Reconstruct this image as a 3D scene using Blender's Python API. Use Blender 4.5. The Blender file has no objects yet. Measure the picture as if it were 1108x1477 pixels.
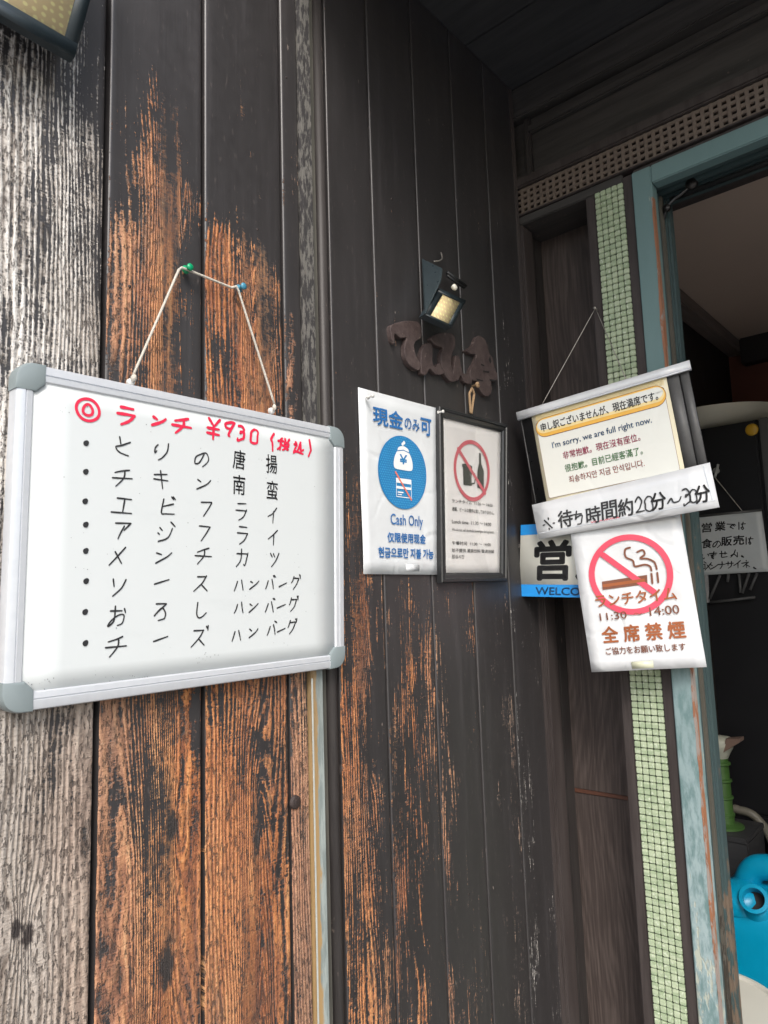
import bpy, bmesh, math, random
import numpy as np
from mathutils import Vector, Matrix, noise
random.seed(7)
S = bpy.context.scene
COL = S.collection

# ------------------------------------------------------------------ camera, light, exposure
CAM = Vector((0, 0, 1.42))
RT = Vector((0.6593, -0.7512, -0.0314)).normalized()
FW = Vector((0.7484, 0.6517, 0.1237)).normalized()
UP = RT.cross(FW).normalized(); RT = FW.cross(UP).normalized()
FPX = 1033.45                      # focal length in photo pixels (photo 1108 x 1477)
cd = bpy.data.cameras.new('camera'); cam = bpy.data.objects.new('camera', cd); COL.objects.link(cam)
M = Matrix((RT, UP, -FW)).transposed().to_4x4(); M.translation = CAM
cam.matrix_world = M
cd.sensor_fit = 'HORIZONTAL'; cd.sensor_width = 36; cd.lens = 36*FPX/1108
cd.clip_start = .02; cd.clip_end = 500
S.camera = cam
SUN_EL, SUN_AZ = math.radians(44), math.radians(226)   # direction towards the sun, azimuth from +X counter-clockwise
sd = Vector((math.cos(SUN_EL)*math.cos(SUN_AZ), math.cos(SUN_EL)*math.sin(SUN_AZ), math.sin(SUN_EL)))
w = bpy.data.worlds.new('World'); S.world = w; w.use_nodes = True
nt = w.node_tree; bg = nt.nodes['Background']
sky = nt.nodes.new('ShaderNodeTexSky'); sky.sky_type = 'NISHITA'; sky.sun_disc = False
sky.sun_elevation = SUN_EL; sky.sun_rotation = math.radians(90) - SUN_AZ
sky.air_density = 1.2; sky.dust_density = 3.0; sky.ozone_density = 1.0
nt.links.new(sky.outputs[0], bg.inputs[0]); bg.inputs[1].default_value = .15
sl = bpy.data.lights.new('sun', 'SUN'); sl.energy = 1.5; sl.angle = math.radians(25); sl.color = (1, .97, .93)
so = bpy.data.objects.new('sun', sl); COL.objects.link(so)
so.rotation_euler = sd.to_track_quat('Z', 'Y').to_euler()
S.view_settings.view_transform = 'Standard'; S.view_settings.look = 'None'
S.view_settings.gamma = 1; S.view_settings.use_curve_mapping = False
S.view_settings.exposure = 0.97
S.render.engine = 'CYCLES'

# ------------------------------------------------------------------ measured planes
WA = .733        # y of the plank wall's face (recedes along +x)
XB = 1.318       # x of the entrance wall's face (door wall)
XP = 1.416       # x of the recessed panel
K = .78
def ray(px, py): return FW + RT*((px-554)/FPX) - UP*((py-738.5)/FPX)
def pA(px, py, y=WA):
    r = ray(px, py); return CAM + r*(y/r.y)
def pB(px, py, x=XB):
    r = ray(px, py); return CAM + r*(x/r.x)

# ------------------------------------------------------------------ helpers
def tag(o, label=None, cat=None, group=None, kind=None):
    if label: o['label'] = label
    if cat: o['category'] = cat
    if group: o['group'] = group
    if kind: o['kind'] = kind
    return o
def empty(name, loc, label=None, cat=None, group=None, kind=None):
    o = bpy.data.objects.new(name, None); COL.objects.link(o); o.location = loc; o.empty_display_size = .05
    return tag(o, label, cat, group, kind)
def put(o, parent):
    if parent is not None:
        o.parent = parent
        o.location = Vector(o.location) - world_loc(parent)
    return o
def world_loc(p):
    v = Vector((0, 0, 0))
    while p is not None: v += Vector(p.location); p = p.parent
    return v
def mesh(name, vs, fs, mat, parent=None, smooth=False, origin=None):
    me = bpy.data.meshes.new(name)
    o0 = Vector(origin) if origin is not None else Vector((0, 0, 0))
    me.from_pydata([tuple(Vector(v)-o0) for v in vs], [], fs)
    me.materials.append(mat); me.update()
    if smooth: me.polygons.foreach_set('use_smooth', [True]*len(me.polygons))
    o = bpy.data.objects.new(name, me); COL.objects.link(o); o.location = o0
    return put(o, parent)
class MB:
    def __init__(s): s.v = []; s.f = []
    def add(s, vs, fs):
        n = len(s.v); s.v += [Vector(v) for v in vs]; s.f += [tuple(i+n for i in f) for f in fs]; return s
    def box(s, x0, x1, y0, y1, z0, z1, c=0.0):
        bm = bmesh.new(); bmesh.ops.create_cube(bm, size=1)
        for v in bm.verts: v.co = Vector(((x0+x1)/2+v.co.x*(x1-x0), (y0+y1)/2+v.co.y*(y1-y0), (z0+z1)/2+v.co.z*(z1-z0)))
        if c: bmesh.ops.bevel(bm, geom=bm.edges[:], offset=min(c, abs(x1-x0)*.4, abs(y1-y0)*.4, abs(z1-z0)*.4), segments=2, affect='EDGES')
        bm.verts.index_update()
        s.add([v.co for v in bm.verts], [[v.index for v in f.verts] for f in bm.faces]); bm.free(); return s
    def obox(s, c, ax, ay, az, hx, hy, hz, b=0.0):       # box with its own axes
        t = MB().box(-hx, hx, -hy, hy, -hz, hz, b); c = Vector(c)
        s.add([c+ax*v.x+ay*v.y+az*v.z for v in t.v], t.f); return s
    def tube(s, pts, r, n=8, cap=True):
        pts = [Vector(p) for p in pts]; rs = r if isinstance(r, (list, tuple)) else [r]*len(pts)
        vs = []; fs = []; prev = None
        for i, p in enumerate(pts):
            d = (pts[min(i+1, len(pts)-1)]-pts[max(i-1, 0)]).normalized()
            a = prev if prev is not None else (Vector((0, 0, 1)) if abs(d.z) < .9 else Vector((1, 0, 0)))
            u = (a-d*a.dot(d)).normalized(); prev = u; v = d.cross(u)
            for k in range(n):
                t = 2*math.pi*k/n; vs.append(p+(u*math.cos(t)+v*math.sin(t))*rs[i])
        for i in range(len(pts)-1):
            for k in range(n): fs.append((i*n+k, i*n+(k+1) % n, (i+1)*n+(k+1) % n, (i+1)*n+k))
        if cap: fs.append(tuple(range(n))[::-1]); fs.append(tuple(range((len(pts)-1)*n, len(pts)*n)))
        return s.add(vs, fs)
    def lathe(s, c, prof, n=32, axis=None):
        c = Vector(c); az = (axis or Vector((0, 0, 1))).normalized()
        ax = az.orthogonal().normalized(); ay = az.cross(ax)
        vs = []; fs = []
        for r, h in prof:
            for k in range(n):
                t = 2*math.pi*k/n; vs.append(c+az*h+(ax*math.cos(t)+ay*math.sin(t))*r)
        for i in range(len(prof)-1):
            for k in range(n): fs.append((i*n+k, i*n+(k+1) % n, (i+1)*n+(k+1) % n, (i+1)*n+k))
        return s.add(vs, fs)
    def build(s, name, mat, parent=None, smooth=False, origin=None):
        return mesh(name, s.v, s.f, mat, parent, smooth, origin)
def autosmooth(o, ang=35):
    me = o.data; bm = bmesh.new(); bm.from_mesh(me)
    bmesh.ops.recalc_face_normals(bm, faces=bm.faces[:])
    for f in bm.faces: f.smooth = True
    for e in bm.edges:
        if len(e.link_faces) != 2 or e.calc_face_angle(0) > math.radians(ang): e.smooth = False
    bm.to_mesh(me); bm.free(); return o
def catmull(pts, k=5, closed=False):
    P = [Vector(p) for p in pts]; n = len(P); out = []
    if n < 3: return P
    for i in range(n if closed else n-1):
        if closed: a, b, c, d = P[i-1], P[i], P[(i+1) % n], P[(i+2) % n]
        else: a, b, c, d = P[max(i-1, 0)], P[i], P[i+1], P[min(i+2, n-1)]
        for j in range(k):
            t = j/k
            out.append(.5*((2*b)+(c-a)*t+(2*a-5*b+4*c-d)*t*t+(3*b-a-3*c+d)*t**3))
    if not closed: out.append(P[-1])
    return out

# ------------------------------------------------------------------ materials
class NT:
    def __init__(s, name):
        s.m = bpy.data.materials.new(name); s.m.use_nodes = True; s.t = s.m.node_tree; s.b = s.t.nodes['Principled BSDF']
    def n(s, typ, **kw):
        nd = s.t.nodes.new('ShaderNode'+typ)
        for k, v in kw.items(): setattr(nd, k, v)
        return nd
    def set(s, sock, v):
        if isinstance(v, bpy.types.NodeSocket): s.t.links.new(v, sock)
        elif v is not None: sock.default_value = v
    def math(s, op, a, b=None, c=None, clamp=False):
        nd = s.n('Math', operation=op, use_clamp=clamp)
        s.set(nd.inputs[0], a); s.set(nd.inputs[1], b); s.set(nd.inputs[2], c); return nd.outputs[0]
    def add(s, a, b): return s.math('ADD', a, b)
    def mul(s, a, b): return s.math('MULTIPLY', a, b)
    def sub(s, a, b): return s.math('SUBTRACT', a, b)
    def vec(s, v, scale, off=(0, 0, 0)):
        nd = s.n('Mapping'); s.set(nd.inputs[0], v); nd.inputs['Scale'].default_value = scale; nd.inputs['Location'].default_value = off; return nd.outputs[0]
    def noise(s, v, scale=1, det=3, rough=.55, w=None):
        nd = s.n('TexNoise'); nd.noise_dimensions = '4D' if w is not None else '3D'
        s.set(nd.inputs['Vector'], v); nd.inputs['Scale'].default_value = scale; nd.inputs['Detail'].default_value = det; nd.inputs['Roughness'].default_value = rough
        if w is not None: s.set(nd.inputs['W'], w)
        return nd.outputs[0]
    def ramp(s, f, stops, interp='LINEAR'):
        nd = s.n('ValToRGB'); s.set(nd.inputs[0], f); cr = nd.color_ramp; cr.interpolation = interp
        while len(cr.elements) > 1: cr.elements.remove(cr.elements[-1])
        for i, (p, c) in enumerate(stops):
            e = cr.elements[0] if i == 0 else cr.elements.new(p)
            e.position = p; c = c if hasattr(c, '__len__') else (c, c, c); e.color = (*c[:3], 1)
        return nd.outputs[0]
    def mix(s, f, a, b):
        nd = s.n('Mix', data_type='RGBA'); s.set(nd.inputs[0], f)
        for k, v in ((6, a), (7, b)):
            s.set(nd.inputs[k], (*v, 1) if isinstance(v, tuple) and len(v) == 3 else v)
        return nd.outputs[2]
    def sstep(s, v, a, b):
        nd = s.n('MapRange', interpolation_type='SMOOTHSTEP'); s.set(nd.inputs[0], v); nd.inputs[1].default_value = a; nd.inputs[2].default_value = b; return nd.outputs[0]
    def attr(s, name): nd = s.n('Attribute'); nd.attribute_name = name; return nd.outputs['Fac']
    def pos(s): return s.n('NewGeometry').outputs['Position']
    def obj(s): return s.n('TexCoord').outputs['Object']
    def bump(s, h, st=.5, d=.01):
        nd = s.n('Bump'); s.set(nd.inputs['Height'], h); nd.inputs['Strength'].default_value = st; nd.inputs['Distance'].default_value = d
        s.t.links.new(nd.outputs[0], s.b.inputs['Normal'])
    def out(s, col=None, rough=None, **kw):
        if isinstance(col, tuple): col = (*col[:3], 1)
        s.set(s.b.inputs['Base Color'], col); s.set(s.b.inputs['Roughness'], rough)
        for k, v in kw.items(): s.set(s.b.inputs[k.replace('_', ' ')], v)
        return s.m
def plain(name, col, rough=.5, var=.12, sc=30, bump=.0, bsc=200, metal=0, spec=.5):
    t = NT(name); p = t.pos(); n = t.noise(p, sc, 4)
    c = t.mix(n, tuple(x*(1-var) for x in col), tuple(min(1, x*(1+var)) for x in col))
    if bump: t.bump(t.noise(p, bsc, 3), bump, .002)
    rr = t.add(t.mul(t.noise(p, sc*2.3, 3), .16), rough-.08)
    t.out(c, rr, Metallic=metal); t.b.inputs['Specular IOR Level'].default_value = spec
    return t.m

def wood_painted(name):
    """old softwood boards under flaking black paint; attributes wear, tone, gshift, seed"""
    t = NT(name); p = t.pos(); wear = t.attr('wear'); tone = t.attr('tone'); gs = t.attr('gshift'); seed = t.attr('seed')
    sx = t.n('SeparateXYZ'); t.set(sx.inputs[0], p); X, Z = sx.outputs[0], sx.outputs[2]
    so_ = t.mul(seed, 7.31)
    warp = t.noise(t.vec(p, (13, 1, 1.9)), 1, 2, .4, w=so_)
    warp2 = t.noise(t.vec(p, (45, 1, 9)), 1, 2, .5, w=so_)
    knot = t.attr('knot')
    g = t.add(t.mul(X, 172), t.add(t.mul(warp, 13.0), t.add(t.mul(warp2, 1.6), gs)))
    ridge = t.add(t.mul(t.math('SINE', t.mul(g, 6.2832)), .5), .5)
    ridge2 = t.add(t.mul(t.math('SINE', t.mul(g, 6.2832*2.37)), .5), .5)
    streak = t.noise(t.vec(p, (150, 1, 5)), 1, 4, .6, w=so_)
    patch = t.noise(t.vec(p, (24, 1, 9)), 1, 4, .62, w=so_)
    chip = t.noise(t.vec(p, (260, 1, 120)), 1, 3, .6)
    # rows of small cross-grain checks, slightly slanted
    rot = t.n('Mapping'); t.set(rot.inputs[0], p); rot.inputs['Rotation'].default_value = (0, .42, 0); rot.inputs['Scale'].default_value = (110, 1, 420)
    check = t.noise(rot.outputs[0], 1, 3, .6)
    v = t.add(wear, t.mul(t.sub(streak, .5), 1.15))
    v = t.add(v, t.mul(t.sub(patch, .5), 1.5))
    v = t.add(v, t.mul(t.sub(chip, .5), .7))
    v = t.add(v, t.mul(t.sub(check, .5), .55))
    v = t.add(v, t.mul(t.sub(ridge, .5), .25))
    bare = t.sstep(v, .47, .60)
    # specks of missing paint even where it holds
    # bare wood colour
    gr = t.add(t.mul(ridge, .20), t.add(t.mul(ridge2, .08), t.add(.05, t.mul(streak, .80))))
    hue = t.noise(t.vec(p, (16, 1, 3.2)), 1, 3, .6, w=so_)
    gr = t.add(gr, t.mul(t.sub(hue, .5), .80))
    gr = t.add(gr, t.mul(t.sub(check, .5), .30))
    warm = t.ramp(gr, [(.16, (.014, .006, .005)), (.36, (.085, .026, .013)), (.55, (.25, .075, .022)), (.74, (.46, .165, .042)), (.96, (.60, .30, .11))])
    grey = t.ramp(gr, [(.10, (.022, .018, .016)), (.36, (.13, .105, .085)), (.54, (.34, .31, .28)), (.74, (.62, .60, .57)), (1, (.70, .69, .67))])
    beige = t.math('MULTIPLY', t.sub(1.0, tone), 2.4, clamp=True)
    grey = t.mix(t.mul(beige, .85), grey, t.ramp(gr, [(.2, (.035, .027, .022)), (.5, (.15, .118, .092)), (.85, (.31, .262, .215))]))
    woodc = t.mix(t.math('ADD', t.mul(tone, 1.3), t.mul(t.sub(hue, .5), .35), clamp=True), warm, grey)
    # soil held in the soft grain
    soil = t.sstep(t.noise(t.vec(p, (60, 1, 22)), 1, 4, .65, w=so_), .52, .70)
    woodc = t.mix(t.mul(soil, .80), woodc, (.035, .022, .016))
    weath = t.sstep(t.noise(t.vec(p, (9, 1, 2.2)), 1, 4, .6, w=t.add(so_, 3.3)), .46, .66)
    woodc = t.mix(t.mul(weath, .32), woodc, t.mix(streak, (.055, .040, .032), (.25, .19, .14)))
    # pits and checks between the hard ridges, paler splinters on them
    pitn = t.noise(t.vec(p, (330, 1, 95)), 1, 3, .65)
    pit = t.mul(t.sstep(t.add(t.mul(pitn, .75), t.mul(check, .25)), .53, .62), bare)
    woodc = t.mix(t.mul(pit, .72), woodc, (.030, .017, .012))
    lite = t.sstep(t.add(t.mul(t.noise(t.vec(p, (300, 3, 200)), 1, 3, .7), .6), t.mul(check, .4)), .56, .66)
    woodc = t.mix(t.mul(lite, .34), woodc, t.mix(tone, (.50, .30, .16), (.50, .47, .42)))
    kd = t.sstep(t.add(knot, t.mul(t.sub(chip, .5), .9)), .42, .72)
    woodc = t.mix(kd, woodc, (.022, .014, .012))
    fleck = t.sstep(t.noise(t.vec(p, (300, 1, 60)), 1, 2, .5), .66, .74)
    paint = t.mix(t.noise(t.vec(p, (30, 1, 8)), 1, 4), (.019, .0175, .018), (.031, .028, .029))
    dust = t.sstep(t.noise(t.vec(p, (70, 1, 3.5)), 1, 5, .65, w=t.add(so_, 9.1)), .50, .74)
    paint = t.mix(t.mul(dust, .40), paint, (.056, .052, .055))
    paint = t.mix(t.mul(fleck, .35), paint, (.10, .085, .08))
    nick = t.sstep(t.noise(t.vec(p, (170, 1, 55)), 1, 3, .5, w=t.add(so_, 5.0)), .735, .76)
    paint = t.mix(t.mul(nick, .8), paint, (.20, .17, .15))
    c = t.mix(bare, paint, woodc)
    rough = t.add(t.mul(bare, .36), t.add(.36, t.mul(t.noise(p, 60, 3), .16)))
    h = t.add(t.mul(bare, -.30), t.add(t.mul(t.mul(ridge, bare), .42), t.mul(t.mul(check, bare), .55)))
    h = t.add(h, t.add(t.mul(streak, .07), t.mul(t.mul(t.mul(chip, bare), .5), 1)))
    h = t.add(h, t.add(t.mul(t.mul(streak, bare), .25), t.mul(t.noise(t.vec(p, (14, 1, 3)), 1, 2), .25)))
    h = t.sub(h, t.mul(pit, .8))
    t.bump(h, 1.0, .0028)
    t.out(c, rough); t.b.inputs['Specular IOR Level'].default_value = .8
    return t.m
M_BOARD = wood_painted('weathered_painted_wood')

def darkwood(name, a, b, rough=.6, sx=(8, 60, 3), bump=.5, wearc=None, wt=.7):
    t = NT(name); p = t.pos()
    g = t.noise(t.vec(p, sx), 1, 5, .6); f = t.noise(t.vec(p, tuple(k*4.5 for k in sx)), 1, 3, .6)
    c = t.mix(t.sstep(t.add(t.mul(g, .7), t.mul(f, .3)), .35, .65), a, b)
    if wearc:
        wv = t.sstep(t.add(t.mul(t.noise(t.vec(p, tuple(k*.8 for k in sx)), 1, 4, .65), .6), t.mul(t.noise(p, 90, 3), .4)), wt-.02, wt+.05)
        c = t.mix(wv, c, wearc)
    t.bump(t.add(g, t.mul(f, .6)), bump, .0015)
    t.out(c, t.add(t.mul(f, .2), rough-.1)); t.b.inputs['Specular IOR Level'].default_value = .35
    return t.m
M_DARK = darkwood('dark_brown_paint', (.024, .021, .021), (.040, .036, .035), .5, (60, 60, 4), .25, (.16, .13, .11), .63)
M_DARKH = darkwood('dark_brown_paint_lengthwise', (.034, .032, .031), (.056, .052, .050), .5, (60, 4, 60), .25, (.13, .10, .085), .65)
M_SOFFIT = darkwood('black_soffit_paint', (.030, .031, .034), (.046, .047, .050), .5, (50, 3, 50), .2)
M_BROWN = darkwood('brown_frame_paint', (.036, .029, .028), (.056, .047, .045), .5, (60, 60, 5), .2)
# veneer of the recessed panel
t = NT('dark_stained_plywood'); p = t.pos()
wv = t.noise(t.vec(p, (1, 14, 2.2)), 1, 2, .4)
sy = t.n('SeparateXYZ'); t.set(sy.inputs[0], p)
g = t.math('SINE', t.mul(t.add(t.mul(sy.outputs[1], 90), t.mul(wv, 14)), 6.2832))
f = t.noise(t.vec(p, (1, 260, 8)), 1, 4, .65); blot = t.noise(t.vec(p, (1, 10, 5)), 1, 4, .6)
s_ = t.add(t.add(t.mul(g, .045), t.mul(f, .55)), t.mul(blot, .45))
c = t.ramp(s_, [(.28, (.022, .016, .014)), (.50, (.050, .037, .033)), (.72, (.105, .082, .072))])
t.bump(t.add(f, t.mul(g, .08)), .35, .001); t.out(c, t.add(.5, t.mul(f, .2))); M_PLY = t.m
# teal frame paint, chalky and flaking towards the bottom
def flaky(name, a, b, under, z_top, z_bot, amt=.5, ck=.0):
    t = NT(name); p = t.pos(); s = t.n('SeparateXYZ'); t.set(s.inputs[0], p)
    n1 = t.noise(t.vec(p, (70, 70, 22)), 1, 5, .65); n2 = t.noise(t.vec(p, (12, 12, 5)), 1, 4, .6)
    low = t.sstep(s.outputs[2], z_top, z_bot)
    c = t.mix(n2, a, b)
    chalk = t.mul(low, t.sstep(n1, .35, .6)); c = t.mix(t.mul(chalk, ck), c, (.36, .45, .47))
    fl = t.sstep(t.add(t.add(t.mul(n1, .6), t.mul(n2, .4)), t.mul(low, .12)), .62-.08*amt, .66-.08*amt)
    c = t.mix(t.mul(fl, .8), c, under)
    t.bump(t.add(n1, t.mul(fl, -1.2)), .5, .0015); t.out(c, t.add(.45, t.mul(n1, .25))); return t.m
M_TEAL = flaky('teal_gloss_paint', (.11, .185, .188), (.14, .225, .228), (.40, .42, .34), 1.7, .7, -.3, .75)
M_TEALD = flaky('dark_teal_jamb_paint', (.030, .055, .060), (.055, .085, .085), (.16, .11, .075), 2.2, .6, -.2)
M_JAMB = flaky('worn_jamb_wood', (.060, .062, .052), (.12, .105, .085), (.03, .025, .02), 1.9, .6, .2)
M_ORANGE = flaky('bare_orange_edge', (.34, .15, .07), (.24, .11, .07), (.30, .28, .26), 2, .5, .8)
t = NT('grey_blue_trim_paint'); p = t.pos(); s = t.n('SeparateXYZ'); t.set(s.inputs[0], p)
n1 = t.noise(t.vec(p, (120, 120, 18)), 1, 5, .65); low = t.sstep(t.add(s.outputs[2], t.mul(n1, .25)), 1.75, 1.25)
lo = t.mix(t.sstep(n1, .4, .6), (.19, .225, .22), (.30, .34, .33)); lo = t.mix(t.sstep(t.add(t.mul(t.sub(s.outputs[0], .6745), -60), t.mul(n1, 1.3)), .05, .2), lo, (.33, .22, .10))
hi = t.mix(t.sstep(t.noise(t.vec(p, (160, 160, 45)), 1, 4, .7), .47, .56), (.035, .033, .034), (.13, .125, .115))
t.bump(n1, .6, .002); t.out(t.mix(low, hi, lo), .6); M_PALE = t.m
M_OLIVE = darkwood('olive_grey_trim', (.060, .060, .052), (.11, .105, .09), .6, (80, 80, 4), .3)
M_GROOVE = plain('groove_shadow_backing', (.010, .009, .009), .8)
# tiles
t = NT('pale_green_glazed_tile'); oi = t.n('ObjectInfo').outputs['Random']; p = t.pos()
wn = t.n('TexWhiteNoise'); sp = t.n('VectorMath', operation='SNAP'); t.set(sp.inputs[0], p); sp.inputs[1].default_value = (1, .01184, .01184); t.set(wn.inputs[0], sp.outputs[0])
c = t.mix(wn.outputs[0], (.31, .39, .255), (.42, .49, .345)); c = t.mix(t.sstep(t.noise(p, 220, 3), .55, .7), c, (.54, .60, .48))
t.bump(t.noise(p, 150, 2), .25, .001); t.out(c, .22); M_TILE = t.m
M_GROUT = plain('dark_grout', (.035, .042, .030), .85, .3, 80, .4)
t = NT('vent_metal'); p = t.pos(); n = t.noise(p, 160, 4, .6)
t.out(t.mix(n, (.075, .055, .046), (.20, .16, .13)), .55); t.bump(n, .4, .001); M_VENT = t.m
# sign things
t = NT('whiteboard_enamel'); p = t.pos()
sm = t.sstep(t.noise(t.vec(p, (10, 1, 26)), 1, 5, .7), .56, .78)
t.out(t.mix(t.mul(sm, .25), (.545, .580, .59), (.46, .495, .505)), .30); M_WB = t.m; 
t = NT('brushed_aluminium'); p = t.pos(); n = t.noise(t.vec(p, (6, 6, 6)), 20, 3)
t.out(t.mix(n, (.54, .57, .61), (.64, .665, .70)), .38, Metallic=.35); M_ALU = t.m
M_CAP = plain('grey_plastic_cap', (.20, .24, .25), .4, .08, 40)
M_RED = plain('red_marker', (.62, .018, .06), .45, .25, 160)
M_INK = plain('black_marker', (.018, .018, .020), .45, .5, 160)
def paper(name, col, rough=.55, gl=0.0, wr=.25, stain=.08):
    t = NT(name); p = t.pos(); n = t.noise(p, 9, 4, .5)
    c = t.mix(t.sstep(n, .3, .75), col, tuple(x*(1-stain) for x in col))
    dn = t.n('VectorMath', operation='ADD'); t.set(dn.inputs[0], p); sc = t.n('VectorMath', operation='SCALE'); nn = t.n('TexNoise'); nn.inputs['Scale'].default_value = 9; t.set(nn.inputs['Vector'], p); t.set(sc.inputs[0], nn.outputs['Color']); sc.inputs['Scale'].default_value = .06; t.set(dn.inputs[1], sc.outputs[0])
    vo = t.n('TexVoronoi', feature='DISTANCE_TO_EDGE'); t.set(vo.inputs['Vector'], dn.outputs[0]); vo.inputs['Scale'].default_value = 13
    cre = t.mul(t.sstep(vo.outputs['Distance'], .0, .10), t.sstep(t.noise(p, 6, 2), .40, .60))
    t.bump(t.add(t.noise(p, 16, 3, .5), t.mul(cre, .22)), wr, .006); t.out(c, rough, Coat_Weight=gl, Coat_Roughness=.12); return t.m
M_PAPER = paper('laminated_white_paper', (.61, .64, .66), .42, .8, .6)
M_PAPER2 = paper('bright_white_paper', (.62, .64, .66), .42, .8, .7)
M_CREAM = paper('cream_framed_paper', (.66, .65, .635), .6, 0, .15)
M_YEL = paper('pale_yellow_paper', (.68, .63, .45), .5, .4, .2, .15)
M_WIN = paper('offwhite_text_panel', (.68, .69, .64), .5, .4, .2, .03)
M_SIGNW = paper('white_plastic_sign', (.80, .80, .72), .4, .3, .05)
M_GREYP = paper('grey_white_card', (.60, .63, .63), .55, .2, .1)
def ink(name, col, r=.5): return plain(name, col, r, .12, 60)
I_BLUE = ink('print_blue', (.020, .13, .36)); I_CYAN = ink('print_circle_blue', (.012, .17, .40)); I_DOT = ink('print_dot_blue', (.05, .28, .52))
I_NAVY = ink('print_navy', (.02, .09, .22)); I_RED = ink('print_ring_red', (.62, .055, .10)); I_DRED = ink('print_faded_red', (.48, .10, .12)); I_PINK = ink('print_crimson', (.50, .035, .12))
I_GREEN = ink('print_green', (.07, .26, .07)); I_BRICK = ink('print_brick', (.42, .07, .05)); I_BLK = ink('print_black', (.02, .02, .022)); I_GREY = ink('print_grey', (.16, .15, .15))
I_ORA = ink('print_orange_brown', (.30, .080, .018)); I_BRN = ink('print_brown', (.17, .055, .025)); I_OLV = ink('print_dark_olive', (.045, .05, .042)); I_LB = ink('print_sky_blue', (.015, .25, .66), .35)
I_GOLD = ink('print_gold', (.72, .40, .06)); I_GOLD2 = ink('print_light_gold', (.75, .60, .28)); I_WHITE = ink('print_white', (.72, .74, .74)); I_SAL = ink('print_salmon', (.66, .16, .10))
M_FRAME = plain('black_picture_frame', (.018, .019, .020), .35, .3, 60, .2)
M_BLKB = plain('glossy_black_board', (.012, .012, .013), .3, .2, 60, .1)
M_GRYB = plain('grey_board', (.085, .085, .085), .45, .3, 40, .3)  # plain grey for the panels and edge on the black board
M_CORD = plain('cotton_cord', (.52, .49, .43), .85, .25, 500, .8, 900)
M_TAN = plain('tan_cord', (.38, .25, .14), .85, .25, 500, .8, 900)
M_METAL = plain('dull_metal', (.35, .33, .30), .4, .3, 200, .2, metal=.7)
M_PING = plain('green_plastic_pin', (.0, .28, .12), .3); M_PINB = plain('blue_plastic_pin', (.05, .22, .33), .3)
M_PINW = plain('clear_plastic_pin', (.55, .55, .53), .25)
M_LAMPB = plain('lamp_black_plastic', (.020, .030, .036), .38, .2, 60)
M_LAMPS = plain('lamp_solar_side', (.055, .075, .085), .3, .2, 60)
t = NT('yellow_phosphor_panel'); p = t.pos(); vo = t.n('TexVoronoi'); t.set(vo.inputs['Vector'], t.vec(p, (1, 0, 1))); vo.inputs['Scale'].default_value = 110; vo.inputs['Randomness'].default_value = .25
c = t.mix(t.sstep(vo.outputs['Distance'], .36, .18), (.70, .56, .32), (.90, .82, .42)); t.out(c, .35); t.bump(t.noise(p, 200, 2), .3, .001); M_PHOS = t.m
M_CARVE = darkwood('brown_carved_wood', (.050, .036, .035), (.080, .060, .057), .5, (60, 60, 60), .6, (.20, .16, .14), .62)
M_TAPE = plain('yellowed_tape', (.55, .56, .42), .3)

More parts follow.
